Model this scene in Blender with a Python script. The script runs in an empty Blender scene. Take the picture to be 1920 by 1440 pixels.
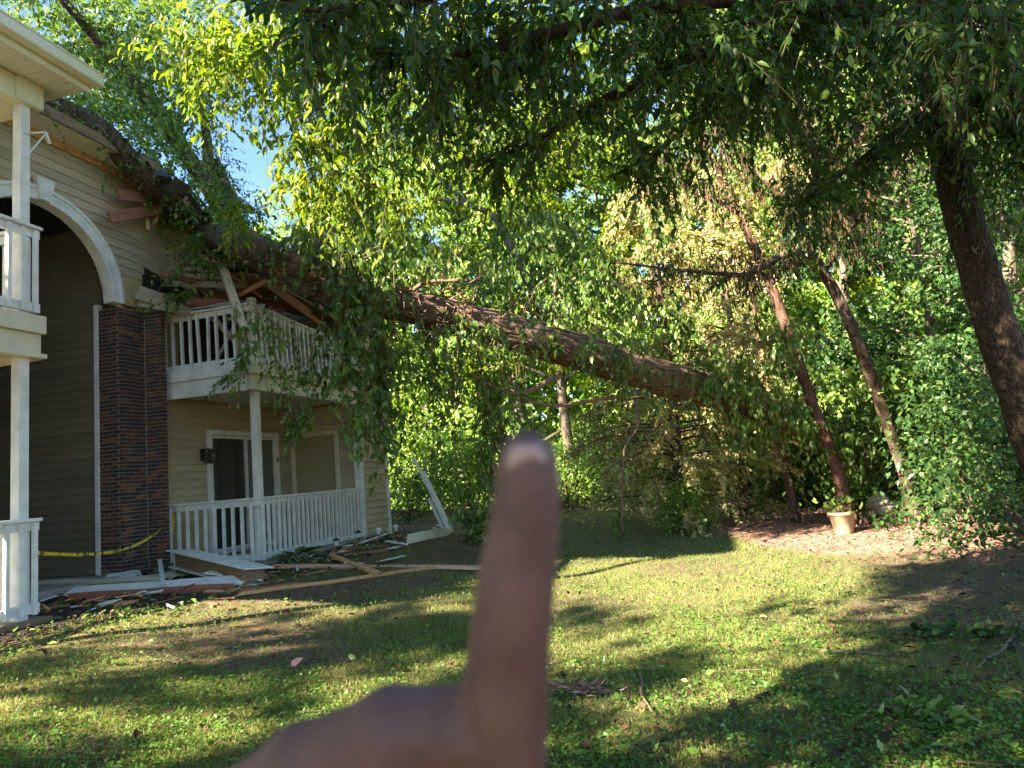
import bpy, math
import numpy as np
from mathutils import Vector, Matrix
rng = np.random.default_rng(7)
S = bpy.context.scene
COL = S.collection
# ------------------------------------------------------------------ camera, sky, sun, exposure
F, CX, CY = 1300., 960., 720.
EYE = np.array([0., 0., 1.5])
RC = np.array([[0.9604245961278354, 0.11389846268360089, 0.2541883855548806],
               [0.26556419636498574, -0.09914396664292799, -0.9589818202068929],
               [-0.08402531024461363, 0.9885330617013364, -0.1254676578313235]])
cam = bpy.data.cameras.new('camera'); co = bpy.data.objects.new('camera', cam); COL.objects.link(co)
cam.sensor_width = 36; cam.lens = F / 1920 * 36; cam.clip_start = .01; cam.clip_end = 1000
m4 = Matrix([list(RC[i]) + [EYE[i]] for i in range(3)] + [[0, 0, 0, 1]])
co.matrix_world = m4
cam.dof.use_dof = True; cam.dof.focus_distance = 10.5; cam.dof.aperture_fstop = 7.6; cam.dof.aperture_blades = 0
S.camera = co
SUN = np.array([-.62, -.785, 0.]); EL = math.radians(31.5)
SUN = np.array([SUN[0] * math.cos(EL), SUN[1] * math.cos(EL), math.sin(EL)])
W = bpy.data.worlds.new("World"); S.world = W; W.use_nodes = True
wn = W.node_tree; bg = wn.nodes['Background']
sky = wn.nodes.new('ShaderNodeTexSky'); sky.sky_type = 'NISHITA'; sky.sun_disc = False
sky.sun_elevation = EL; sky.sun_rotation = math.atan2(SUN[0], SUN[1]); sky.ozone_density = 4.0; sky.dust_density = .3; sky.air_density = 1.0
wn.links.new(sky.outputs[0], bg.inputs[0]); bg.inputs[1].default_value = .053
sl = bpy.data.lights.new('sun', 'SUN'); sl.energy = 5.0; sl.angle = math.radians(.6); sl.color = (1, .86, .66)
so = bpy.data.objects.new('sun', sl); COL.objects.link(so)
so.rotation_euler = Vector(SUN).to_track_quat('Z', 'Y').to_euler(); so.location = (-10, -20, 20)
S.view_settings.view_transform = 'Standard'; S.view_settings.look = 'None'
S.view_settings.exposure = 3.15; S.view_settings.gamma = 1
S.cycles.max_bounces = 8; S.cycles.transparent_max_bounces = 4; S.cycles.diffuse_bounces = 4
S.cycles.glossy_bounces = 2; S.cycles.transmission_bounces = 6; S.cycles.caustics_reflective = False

# ------------------------------------------------------------------ pixel -> place helpers
def ray(x, y): return RC @ np.array([(x - CX) / F, -(y - CY) / F, -1.])
def onX(x, y, X): d = ray(x, y); return EYE + d * (X / d[0])
def onY(x, y, Y): d = ray(x, y); return EYE + d * (Y / d[1])
def at(x, y, D): return EYE + ray(x, y) * D
def sm(t): t = np.clip(t, 0, 1); return t * t * (3 - 2 * t)
def gz(X, Y):
    X = np.asarray(X, float); Y = np.asarray(Y, float)
    z = .36 * sm((-X - 1.2) / 5.0) + .02 * np.sin(X * 1.3 + .6) * np.sin(Y * .9) + .012 * np.sin(X * 3.1 + Y * 2.3)
    z = z + .25 * sm((X - 4) / 5) + .5 * sm((Y - 24) / 20)
    return z
def gnd(x, y, dz=0.):
    Z = .1
    for _ in range(6):
        d = ray(x, y); p = EYE + d * ((Z - 1.5) / d[2]); Z = float(gz(p[0], p[1]))
    p[2] = Z + dz
    return p
def nrm(v): v = np.asarray(v, float); return v / np.maximum(np.linalg.norm(v, axis=-1, keepdims=True), 1e-9)

# ------------------------------------------------------------------ object helpers
def tag(o, label=None, cat=None, group=None, kind=None):
    if label: o['label'] = label
    if cat: o['category'] = cat
    if group: o['group'] = group
    if kind: o['kind'] = kind
    return o
def empty(name, loc=(0, 0, 0)):
    o = bpy.data.objects.new(name, None); COL.objects.link(o); o.location = loc; o.empty_display_size = .2
    return o
STUFFY = {'twig', 'vine_snarl', 'bark_vine', 'hanging_vine', 'root', 'shredded_bark', 'seed_pods', 'vine_foliage', 'ivy', 'limbs'}
def link(name, me, mat=None, parent=None, smooth=False):
    if mat is not None and not me.materials: me.materials.append(mat)
    if smooth: me.polygons.foreach_set('use_smooth', np.ones(len(me.polygons), bool))
    o = bpy.data.objects.new(name, me); COL.objects.link(o)
    if parent is not None and name in STUFFY: o['kind'] = 'stuff'
    if parent is not None:
        o.parent = parent
        o.matrix_parent_inverse = Matrix.Translation(-Vector(parent.location)) if parent.type == 'EMPTY' and parent.parent is None else Matrix.Identity(4)
    return o
def npmesh(name, V, T):
    """V (n,3), T (m,k) uniform faces"""
    V = np.ascontiguousarray(V, np.float32); T = np.ascontiguousarray(T, np.int32)
    me = bpy.data.meshes.new(name)
    me.vertices.add(len(V)); me.vertices.foreach_set('co', V.ravel())
    k = T.shape[1]; me.loops.add(T.size); me.loops.foreach_set('vertex_index', T.ravel())
    me.polygons.add(len(T)); me.polygons.foreach_set('loop_start', np.arange(0, T.size, k, dtype=np.int32))
    me.polygons.foreach_set('loop_total', np.full(len(T), k, np.int32))
    me.update(calc_edges=True)
    return me
class MB:
    def __init__(s): s.v = []; s.f = []
    def box(s, c, d, M=None):
        b = len(s.v); h = np.array(d) / 2; c = np.array(c, float)
        for q in ((-1,-1,-1),(1,-1,-1),(1,1,-1),(-1,1,-1),(-1,-1,1),(1,-1,1),(1,1,1),(-1,1,1)):
            p = h * q
            if M is not None: p = M @ p
            s.v.append(tuple(c + p))
        for f in ((0,3,2,1),(4,5,6,7),(0,1,5,4),(1,2,6,5),(2,3,7,6),(3,0,4,7)): s.f.append(tuple(b + i for i in f))
        return s
    def bb(s, x0, x1, y0, y1, z0, z1): return s.box(((x0+x1)/2, (y0+y1)/2, (z0+z1)/2), (x1-x0, y1-y0, z1-z0))
    def beam(s, a, b, w, h, roll=0., up=(0, 0, 1)):
        a = np.array(a, float); b = np.array(b, float); y = b - a; L = np.linalg.norm(y); y /= L
        upv = np.array(up, float)
        if abs(y @ upv) > .98: upv = np.array([1., 0, 0])
        x = nrm(np.cross(y, upv)); z = np.cross(x, y)
        c, q = math.cos(roll), math.sin(roll); x, z = x * c + z * q, z * c - x * q
        return s.box((a + b) / 2, (w, L, h), np.array([x, y, z]).T)
    def tube(s, P, r, n=10, wob=0., closed=True):
        P = np.array(P, float); m = len(P); r = np.full(m, r) if np.isscalar(r) else np.array(r, float)
        tan = np.gradient(P, axis=0); tan = nrm(tan)
        a = np.array([0, 0, 1.]) if abs(tan[0][2]) < .9 else np.array([1., 0, 0])
        x = nrm(np.cross(tan[0], a)); b = len(s.v)
        for i in range(m):
            x = nrm(x - tan[i] * (x @ tan[i])); y = np.cross(tan[i], x)
            for k in range(n):
                t = 2 * math.pi * k / n
                rr = r[i] * (1 + wob * rng.uniform(-1, 1))
                s.v.append(tuple(P[i] + rr * (math.cos(t) * x + math.sin(t) * y)))
        for i in range(m - 1):
            for k in range(n):
                k2 = (k + 1) % n; s.f.append((b+i*n+k, b+i*n+k2, b+(i+1)*n+k2, b+(i+1)*n+k))
        if closed:
            s.f.append(tuple(b + k for k in reversed(range(n)))); s.f.append(tuple(b + (m-1)*n + k for k in range(n)))
        return s
    def me(s, name='mesh'):
        me = bpy.data.meshes.new(name); me.from_pydata(s.v, [], s.f); me.update(); return me
    def obj(s, name, mat, parent=None, smooth=False, bevel=0):
        o = link(name, s.me(name), mat, parent, smooth)
        if bevel:
            b = o.modifiers.new('bevel', 'BEVEL'); b.width = bevel; b.segments = 2; b.limit_method = 'ANGLE'
        return o
def spline(P, n):
    """Catmull-Rom through P (any columns), n points"""
    P = np.array(P, float); m = len(P)
    Q = np.vstack([2*P[0]-P[1], P, 2*P[-1]-P[-2]]); out = []
    for t in np.linspace(0, m - 1, n):
        i = min(int(t), m - 2); u = t - i; a, b, c, d = Q[i:i+4]
        out.append(.5*((2*b)+(-a+c)*u+(2*a-5*b+4*c-d)*u*u+(-a+3*b-3*c+d)*u**3))
    return np.array(out)

# ------------------------------------------------------------------ materials
def mat(name):
    m = bpy.data.materials.new(name); m.use_nodes = True; nt = m.node_tree
    return m, nt, nt.nodes['Principled BSDF']
def ramp(nt, fac, stops):
    r = nt.nodes.new('ShaderNodeValToRGB'); e = r.color_ramp.elements
    while len(e) < len(stops): e.new(.5)
    for i, (p, c) in enumerate(stops): e[i].position = p; e[i].color = (*c, 1)
    nt.links.new(fac, r.inputs[0]); return r.outputs[0]
def noise(nt, scale, detail=6, vec=None, rough=.6, dist=0):
    n = nt.nodes.new('ShaderNodeTexNoise'); n.inputs['Scale'].default_value = scale
    n.inputs['Detail'].default_value = detail; n.inputs['Roughness'].default_value = rough
    n.inputs['Distortion'].default_value = dist
    if vec is not None: nt.links.new(vec, n.inputs['Vector'])
    return n.outputs['Fac']
def coords(nt, scale=(1, 1, 1), which='Object'):
    c = nt.nodes.new('ShaderNodeTexCoord'); mp = nt.nodes.new('ShaderNodeMapping'); mp.inputs['Scale'].default_value = scale
    nt.links.new(c.outputs[which], mp.inputs[0]); return mp.outputs[0]
def worldpos(nt, scale=(1, 1, 1)):
    g = nt.nodes.new('ShaderNodeNewGeometry'); mp = nt.nodes.new('ShaderNodeMapping'); mp.inputs['Scale'].default_value = scale
    nt.links.new(g.outputs['Position'], mp.inputs[0]); return mp.outputs[0]
def bump(nt, bs, h, strength=.3, dist=.01):
    b = nt.nodes.new('ShaderNodeBump'); b.inputs['Strength'].default_value = strength; b.inputs['Distance'].default_value = dist
    nt.links.new(h, b.inputs['Height']); nt.links.new(b.outputs[0], bs.inputs['Normal'])
def mixc(nt, fac, a, b, mode='MIX'):
    m = nt.nodes.new('ShaderNodeMix'); m.data_type = 'RGBA'; m.blend_type = mode
    for s_, v in ((m.inputs[0], fac), (m.inputs[6], a), (m.inputs[7], b)):
        if isinstance(v, (int, float)): s_.default_value = v
        elif isinstance(v, tuple): s_.default_value = (*v, 1)
        else: nt.links.new(v, s_)
    return m.outputs[2]
def surf(name, c1, c2, scale=6, rough=.7, bs=.25, bd=.004, stretch=(1, 1, 1), spec=.3, bscale=None, world=True):
    m, nt, b = mat(name); v = worldpos(nt, stretch) if world else coords(nt, stretch)
    n = noise(nt, scale, 8, v); nt.links.new(ramp(nt, n, [(.3, c1), (.7, c2)]), b.inputs['Base Color'])
    b.inputs['Roughness'].default_value = rough; b.inputs['Specular IOR Level'].default_value = spec
    bump(nt, b, noise(nt, bscale or scale * 8, 6, v), bs, bd); return m
def leafmat(name, cols, trans=.45, rough=.45, tr_tint=(1.25, 1.2, .5), lowf=.35):
    m = bpy.data.materials.new(name); m.use_nodes = True; nt = m.node_tree; b = nt.nodes['Principled BSDF']
    out = nt.nodes['Material Output']
    g = nt.nodes.new('ShaderNodeNewGeometry')
    n = len(cols); stops = [(i / max(n - 1, 1), c) for i, c in enumerate(cols)]
    c = ramp(nt, g.outputs['Random Per Island'], stops)
    n1 = noise(nt, lowf, 3, worldpos(nt)); v = nt.nodes.new('ShaderNodeMapRange'); v.inputs[1].default_value = .3; v.inputs[2].default_value = .7
    v.inputs[3].default_value = .7; v.inputs[4].default_value = 1.3; nt.links.new(n1, v.inputs[0])
    c = mixc(nt, 1., c, v.outputs[0], 'MULTIPLY')
    nt.links.new(c, b.inputs['Base Color']); b.inputs['Roughness'].default_value = rough; b.inputs['Specular IOR Level'].default_value = .35
    t = nt.nodes.new('ShaderNodeBsdfTranslucent'); nt.links.new(mixc(nt, 1., c, tr_tint, 'MULTIPLY'), t.inputs[0])
    mx = nt.nodes.new('ShaderNodeMixShader'); mx.inputs[0].default_value = trans
    nt.links.new(b.outputs[0], mx.inputs[1]); nt.links.new(t.outputs[0], mx.inputs[2]); nt.links.new(mx.outputs[0], out.inputs[0])
    return m
def barkmat(name, c1, c2, c3, sc=(9, 9, 1.6), bd=.03, along='z'):
    m, nt, b = mat(name); v = worldpos(nt, sc)
    n = noise(nt, 1.6, 9, v, .7, 1.2); nt.links.new(ramp(nt, n, [(.32, c1), (.5, c2), (.68, c3)]), b.inputs['Base Color'])
    b.inputs['Roughness'].default_value = .9; b.inputs['Specular IOR Level'].default_value = .1
    bump(nt, b, n, 1., bd); return m

M = {}
M['white'] = surf('white_paint', (.54, .55, .52), (.79, .80, .77), 5, .55, .15, .002)
M['cream'] = surf('cream_paint', (.55, .52, .38), (.66, .63, .47), 2.5, .55, .15, .002)
M['soffit'] = surf('soffit_vinyl', (.55, .53, .42), (.62, .60, .48), 2, .6, .1, .001)
def sidingmat(name, a, b_, dirt=.5):
    m, nt, b = mat(name)
    n = noise(nt, 1.2, 6, worldpos(nt, (1, 1, 2))); c = ramp(nt, n, [(.3, a), (.7, b_)])
    oi = nt.nodes.new('ShaderNodeObjectInfo'); mr = nt.nodes.new('ShaderNodeMapRange'); mr.inputs[3].default_value = .9; mr.inputs[4].default_value = 1.06
    nt.links.new(oi.outputs['Random'], mr.inputs[0]); c = mixc(nt, 1., c, mr.outputs[0], 'MULTIPLY')
    n2 = noise(nt, 9, 6, worldpos(nt, (.3, .3, 2.5))); c = mixc(nt, ramp(nt, n2, [(.55, (0, 0, 0)), (.85, (dirt,)*3)]), c, (.2, .17, .11))
    nt.links.new(c, b.inputs['Base Color']); b.inputs['Roughness'].default_value = .6; b.inputs['Specular IOR Level'].default_value = .25
    bump(nt, b, noise(nt, 60, 4, worldpos(nt, (.25, .25, 3))), .2, .002); return m
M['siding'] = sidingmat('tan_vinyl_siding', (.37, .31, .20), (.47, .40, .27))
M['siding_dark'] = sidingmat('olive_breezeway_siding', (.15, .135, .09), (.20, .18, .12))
M['sheath'] = surf('wall_sheathing', (.40, .32, .16), (.52, .42, .22), 4, .85, .3, .003)
def brickmat(name, island):
    m, nt, b = mat(name)
    if island: r = nt.nodes.new('ShaderNodeNewGeometry').outputs['Random Per Island']
    else: r = nt.nodes.new('ShaderNodeObjectInfo').outputs['Random']
    c = ramp(nt, r, [(0, (.02, .017, .028)), (.35, (.035, .024, .032)), (.55, (.065, .03, .022)), (.78, (.13, .05, .03)), (1, (.24, .10, .05))])
    c = mixc(nt, ramp(nt, noise(nt, 14, 6, worldpos(nt)), [(.45, (0, 0, 0)), (.8, (.7,)*3)]), c, (.03, .02, .02), 'MIX')
    c2 = mixc(nt, .12, c, (.12, .07, .05))
    nt.links.new(c2, b.inputs['Base Color']); b.inputs['Roughness'].default_value = .85
    bump(nt, b, noise(nt, 120, 5, worldpos(nt)), .5, .004); return m
M['brick'] = brickmat('dark_red_brick', False); M['brick_i'] = brickmat('dark_red_brick_mass', True)
M['mortar'] = surf('mortar', (.17, .16, .13), (.27, .25, .20), 12, .95, .4, .004)
M['glass'], _nt, _b = mat('dark_door_glass'); _b.inputs['Base Color'].default_value = (.03, .035, .035, 1); _b.inputs['Roughness'].default_value = .06; _b.inputs['Specular IOR Level'].default_value = .8
M['curtain'] = surf('curtain_behind_glass', (.10, .11, .10), (.17, .18, .16), 3, .8, .2, .01, (12, 12, .4))
M['door'] = surf('tan_closet_door', (.30, .26, .15), (.35, .30, .18), 1.5, .55, .1, .001)
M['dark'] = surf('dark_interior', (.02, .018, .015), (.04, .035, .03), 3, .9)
M['black_metal'] = surf('black_lantern_metal', (.02, .018, .016), (.035, .03, .025), 20, .45, .2, .001, spec=.5)
M['shingle'] = surf('dark_shingle', (.03, .03, .032), (.08, .075, .07), 30, .95, .6, .006)
M['concrete'] = surf('porch_concrete', (.28, .26, .22), (.38, .36, .31), 5, .9, .4, .003)
M['tape'], _nt, _b = mat('yellow_tape')
_w = _nt.nodes.new('ShaderNodeTexNoise'); _w.inputs['Scale'].default_value = 9; _nt.links.new(coords(_nt, (1, 1, 1)), _w.inputs[0])
_nt.links.new(ramp(_nt, _w.outputs['Fac'], [(.56, (.75, .58, .04)), (.6, (.06, .05, .02))]), _b.inputs['Base Color']); _b.inputs['Roughness'].default_value = .35
def lumber(name, a, b_, c_): 
    m, nt, b = mat(name); n = noise(nt, 2.2, 7, coords(nt, (9, 1, 9)), .65, 1.5)
    nt.links.new(ramp(nt, n, [(.3, a), (.55, b_), (.75, c_)]), b.inputs['Base Color']); b.inputs['Roughness'].default_value = .8
    bump(nt, b, n, .5, .004); return m
M['lumber'] = lumber('fresh_pine_lumber', (.42, .20, .085), (.55, .30, .13), (.62, .38, .18))
M['lumber_red'] = lumber('red_brown_lumber', (.20, .07, .04), (.30, .12, .07), (.40, .18, .11))
M['lumber_pink'] = lumber('pink_pale_lumber', (.45, .22, .15), (.60, .34, .24), (.70, .45, .33))
M['lumber_old'] = lumber('weathered_brown_lumber', (.12, .08, .05), (.24, .15, .08), (.36, .24, .12))
M['bark'] = barkmat('grey_furrowed_bark', (.022, .017, .013), (.085, .062, .045), (.20, .155, .115), (9, 9, 2), .04)
M['bark_fallen'] = barkmat('fallen_tree_bark', (.04, .026, .02), (.20, .13, .095), (.45, .33, .25), (3.2, 9, 12), .10)
M['bark_red'] = barkmat('red_cedar_bark', (.03, .018, .014), (.10, .055, .04), (.24, .15, .11), (16, 16, 1.2), .02)
M['bark_big'] = barkmat('dark_scaly_bark', (.012, .009, .007), (.05, .036, .026), (.16, .115, .07), (34, 34, 13), .02)
M['bark_pale'] = barkmat('pale_tree_bark', (.05, .04, .03), (.13, .105, .08), (.26, .22, .17), (8, 8, 3), .02)
M['twig'] = surf('brown_twig', (.06, .04, .025), (.13, .09, .06), 20, .9)
M['vine'] = surf('pale_vine_stem', (.10, .065, .04), (.25, .165, .11), 20, .9)
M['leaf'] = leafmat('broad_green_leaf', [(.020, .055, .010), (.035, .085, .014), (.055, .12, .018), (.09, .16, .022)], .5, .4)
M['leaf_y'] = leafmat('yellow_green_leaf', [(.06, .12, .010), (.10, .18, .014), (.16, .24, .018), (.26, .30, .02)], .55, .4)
M['leaf_v'] = leafmat('vine_leaf', [(.05, .11, .022), (.085, .17, .03), (.14, .23, .05), (.26, .34, .12)], .4, .3)
M['leaf_f'] = leafmat('forest_leaf', [(.08, .16, .03), (.14, .25, .045), (.24, .37, .08), (.42, .52, .18)], .45, .36)
M['leaf_b'] = leafmat('blue_green_leaf', [(.018, .055, .018), (.035, .09, .026), (.06, .125, .034), (.11, .18, .045)], .4, .38)
M['needle'] = leafmat('cedar_needles', [(.20, .25, .07), (.33, .35, .12), (.46, .40, .20), (.58, .46, .30)], .35, .7)
M['deadleaf'] = leafmat('dead_brown_leaf', [(.022, .013, .009), (.04, .022, .014), (.075, .038, .02), (.14, .075, .04)], .25, .8, (1.1, .8, .5))
M['grass'] = leafmat('grass_blade', [(.075, .105, .022), (.135, .17, .035), (.21, .235, .055), (.36, .33, .12)], .4, .5, lowf=.8)
M['clover'] = leafmat('clover_leaf', [(.045, .12, .018), (.075, .17, .025), (.11, .22, .035), (.16, .27, .06)], .35, .45, lowf=.8)
M['hosta'] = leafmat('hosta_leaf', [(.04, .10, .03), (.10, .17, .07), (.32, .36, .22)], .3, .4)
M['mulch'] = leafmat('mulch_chip', [(.10, .045, .03), (.22, .11, .075), (.36, .21, .15), (.50, .35, .26)], .05, .9)
M['pot'] = surf('cream_plastic_pot', (.20, .17, .10), (.34, .31, .20), 5, .5, .1, .001)
M['pot_grey'] = surf('grey_plastic_pot', (.34, .30, .26), (.46, .41, .36), 5, .55, .1, .001)
M['soil'] = surf('potting_soil', (.03, .02, .012), (.08, .05, .03), 30, .95, .8, .01)
M['skin'], _nt, _b = mat('brown_skin'); _n = noise(_nt, 60, 5, worldpos(_nt))
_nt.links.new(ramp(_nt, _n, [(.35, (.085, .040, .032)), (.65, (.135, .068, .055))]), _b.inputs['Base Color'])
_b.inputs['Roughness'].default_value = .62; _b.inputs['Specular IOR Level'].default_value = .35; _b.inputs['Subsurface Weight'].default_value = .15; _b.inputs['Subsurface Radius'].default_value = (.01, .004, .002); _b.inputs['Subsurface Scale'].default_value = .3
bump(_nt, _b, noise(_nt, 400, 4, worldpos(_nt)), .3, .0006)
M['nail'], _nt, _b = mat('fingernail'); _b.inputs['Base Color'].default_value = (.30, .19, .16, 1); _b.inputs['Roughness'].default_value = .25
M['plastic'] = surf('clear_lamp_plastic', (.55, .58, .55), (.7, .7, .68), 5, .2, .1, .001, spec=.5)
M['leafpink'] = surf('pink_dead_leaf', (.50, .20, .14), (.62, .30, .22), 30, .7)
# ground
M['ground'], _nt, _b = mat('lawn_soil')
_p = worldpos(_nt); _n1 = noise(_nt, .45, 5, _p); _n2 = noise(_nt, 9, 8, _p, .7); _n3 = noise(_nt, 60, 6, _p, .7)
_c = ramp(_nt, _n2, [(.3, (.06, .042, .022)), (.55, (.13, .085, .045)), (.75, (.20, .13, .07))])
_g = ramp(_nt, _n3, [(.3, (.07, .09, .02)), (.7, (.20, .20, .06))])
_c = mixc(_nt, ramp(_nt, _n1, [(.38, (.85,)*3), (.62, (.25,)*3)]), _c, _g)
_at = _nt.nodes.new('ShaderNodeVertexColor'); _at.layer_name = 'cover'
_sp = _nt.nodes.new('ShaderNodeSeparateColor'); _nt.links.new(_at.outputs[0], _sp.inputs[0])
_br = ramp(_nt, _n2, [(.3, (.05, .033, .018)), (.55, (.115, .072, .038)), (.75, (.21, .135, .075))])
_c = mixc(_nt, _sp.outputs[2], _c, _br)
_mu = ramp(_nt, _n3, [(.3, (.13, .065, .045)), (.5, (.27, .15, .10)), (.7, (.42, .27, .19))])
_c = mixc(_nt, _sp.outputs[0], _c, _mu)
_so = ramp(_nt, _n3, [(.35, (.022, .015, .012)), (.7, (.075, .05, .04))])
_c = mixc(_nt, _sp.outputs[1], _c, _so)
_nt.links.new(_c, _b.inputs['Base Color']); _b.inputs['Roughness'].default_value = .95
bump(_nt, _b, _n3, 1, .02)

# ------------------------------------------------------------------ leaf batches
TD = (np.array([(0, 0, 0), (.42, .30, .07), (1, 0, -.08), (.42, -.30, .07)]), np.array([(0, 2, 1), (0, 3, 2)]))
TO = (np.array([(0, 0, 0), (.28, .27, .07), (.28, 0, 0), (.28, -.27, .07), (.66, .20, .03), (.66, 0, -.03), (.66, -.20, .03), (1, 0, -.14)]),
      np.array([(0, 2, 1), (0, 3, 2), (1, 2, 5), (1, 5, 4), (2, 3, 6), (2, 6, 5), (4, 5, 7), (5, 6, 7)]))
TN = (np.array([(0, .035, 0), (0, -.035, 0), (1, 0, -.03)]), np.array([(0, 1, 2)]))
TR = (np.array([(0, 0, 0), (.2, .32, .05), (.2, -.32, .05), (.65, .42, .04), (.65, -.42, .04), (1, 0, -.02)]), np.array([(0, 2, 1), (1, 2, 4), (1, 4, 3), (3, 4, 5)]))
def leaves(T, O, A, N, size, width=1.):
    V0, F0 = T; n = len(O)
    A = nrm(A); B = nrm(np.cross(N, A)); C = np.cross(A, B); s = np.broadcast_to(np.asarray(size, float), (n,))[:, None, None]
    w = np.broadcast_to(np.asarray(width, float), (n,))[:, None, None]
    V = O[:, None, :] + s * (V0[None, :, 0:1] * A[:, None, :] + w * V0[None, :, 1:2] * B[:, None, :] + V0[None, :, 2:3] * C[:, None, :])
    Fc = F0[None] + (np.arange(n) * len(V0))[:, None, None]
    return V.reshape(-1, 3), Fc.reshape(-1, F0.shape[1])
def cat(parts):
    Vs, Fs, o = [], [], 0
    for V, Fc in parts: Vs.append(V); Fs.append(Fc + o); o += len(V)
    return np.vstack(Vs), np.vstack(Fs)
def rvec(n): return nrm(rng.normal(size=(n, 3)))
def twigs(base, d, L, k, size, droop=.5, T=TO, hang=.55, jit=.25, up=.9, wd=1.):
    """base (n,3), d (n,3), L (n,) -> leaves (k per twig) and the twig curves"""
    n = len(base); t = np.tile((np.arange(k) + .6) / k, (n, 1)) + rng.uniform(-.3/k, .3/k, (n, k))
    L = np.asarray(L)[:, None, None]; t3 = t[:, :, None]; dd = nrm(d)[:, None, :]
    g = np.array([0, 0, -1.])
    P = base[:, None] + dd * L * t3 + g * droop * L * t3**2
    tan = nrm(dd + 2 * g * droop * t3)
    side = nrm(np.cross(tan, rvec(n)[:, None, :])); sgn = np.where(np.arange(k) % 2 == 0, 1, -1)[None, :, None]
    A = nrm(tan * .6 + side * sgn * .8 + g * hang + rng.normal(size=(n, k, 3)) * jit)
    N = nrm(np.array([0, 0, up]) + rng.normal(size=(n, k, 3)) * .55)
    sz = size * rng.uniform(.55, 1.2, n * k)
    V, Fc = leaves(T, P.reshape(-1, 3), A.reshape(-1, 3), N.reshape(-1, 3), sz, wd * rng.uniform(.75, 1.1, n * k))
    return (V, Fc)
def twiglines(mb, base, d, L, droop, r=.004, n=3, k=5):
    for b, dd, l in zip(base, nrm(d), L):
        t = np.linspace(0, 1, k)[:, None]; P = b + dd * l * t + np.array([0, 0, -1.]) * droop * l * t**2
        mb.tube(P, np.linspace(r, r * .35, k), n, closed=False)
def along(P, n, lo=0., hi=1.):
    """n random points on polyline P + tangents"""
    t = rng.uniform(lo, hi, n) * (len(P) - 1); i = np.minimum(t.astype(int), len(P) - 2); u = (t - i)[:, None]
    return P[i] * (1 - u) + P[i+1] * u, nrm(P[i+1] - P[i])
def leafobj(name, parts, m, parent=None):
    V, Fc = cat(parts); return link(name, npmesh(name, V, Fc), m, parent)

# GROUND
# ------------------------------------------------------------------ ground
def mulch_edge(X):
    return np.interp(X, [-9, -3.2, -2.2, -.5, .53, 1.04, 1.74, 2.6, 3.1, 5, 7], [27, 23, 20, 15.8, 12.8, 11.2, 10.3, 9.8, 8.9, 7.0, 6.0])
def cover(X, Y):
    w = .35 * np.sin(X * 2.1 + Y) + .25 * np.sin(Y * 3.3 - X * 1.7)
    mu = sm((Y - mulch_edge(X) + w) / .9) * sm((X + 5) / 3) * (1 - .6 * sm((Y - 19) / 4))
    so = sm((-X - 5.7 + w * .5) / .7) * sm((16.5 - Y) / 2)
    return mu, so
def bareness(X, Y):
    nb = .5 + .25 * np.sin(X * 1.9 + 1.3 * np.sin(Y * 1.1)) + .25 * np.sin(Y * 2.3 + 1.7 * np.sin(X * .8 + 1))
    right = sm((X - .7) / 1.7); left = sm((-X - 2.9) / 1.6) * sm((Y - 4.0) / 1.2)
    return np.clip(1.4 * right * (1 - .55 * nb) + left * (1.25 - nb) + .6 * sm((.36 - nb) / .15), 0, 1)
def build_ground():
    xs = np.unique(np.concatenate([np.linspace(-120, -14, 14), np.arange(-14, 12.01, .2), np.linspace(12, 120, 14)]))
    ys = np.unique(np.concatenate([np.linspace(-80, 0, 10), np.arange(0, 26.01, .2), np.linspace(26, 160, 18)]))
    X, Y = np.meshgrid(xs, ys); Z = gz(X, Y)
    nx, ny = len(xs), len(ys); V = np.stack([X, Y, Z], -1).reshape(-1, 3)
    i = np.arange(nx * (ny - 1)).reshape(ny - 1, nx)[:, :-1].ravel()
    me = npmesh('ground', V, np.stack([i, i+1, i+nx+1, i+nx], 1))
    ca = me.color_attributes.new('cover', 'FLOAT_COLOR', 'POINT')
    mu, so = cover(V[:, 0], V[:, 1]); C4 = np.zeros((len(V), 4), np.float32); C4[:, 0] = mu; C4[:, 1] = so; C4[:, 2] = bareness(V[:, 0], V[:, 1]); C4[:, 3] = 1
    ca.data.foreach_set('color', C4.ravel())
    tag(link('ground', me, M['ground'], smooth=True), 'grassy sloping yard soil running from the porch to the woods', None, kind='structure')
build_ground()
def scatter(n, dmin, dmax, power=1.6):
    """points in the camera's wedge of ground, denser near"""
    u = rng.uniform(0, 1, n); D = (dmin**(1-power) + u * (dmax**(1-power) - dmin**(1-power)))**(1/(1-power)) if power != 1 else dmin*(dmax/dmin)**u
    # wedge azimuth measured from view axis (15.5 deg left of +Y)
    a = rng.uniform(-math.radians(42), math.radians(60), n); R_ = D / np.cos(np.clip(a, -.75, .75)); h = math.radians(-14.8) + a
    return R_ * np.sin(h), R_ * np.cos(h)
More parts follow.
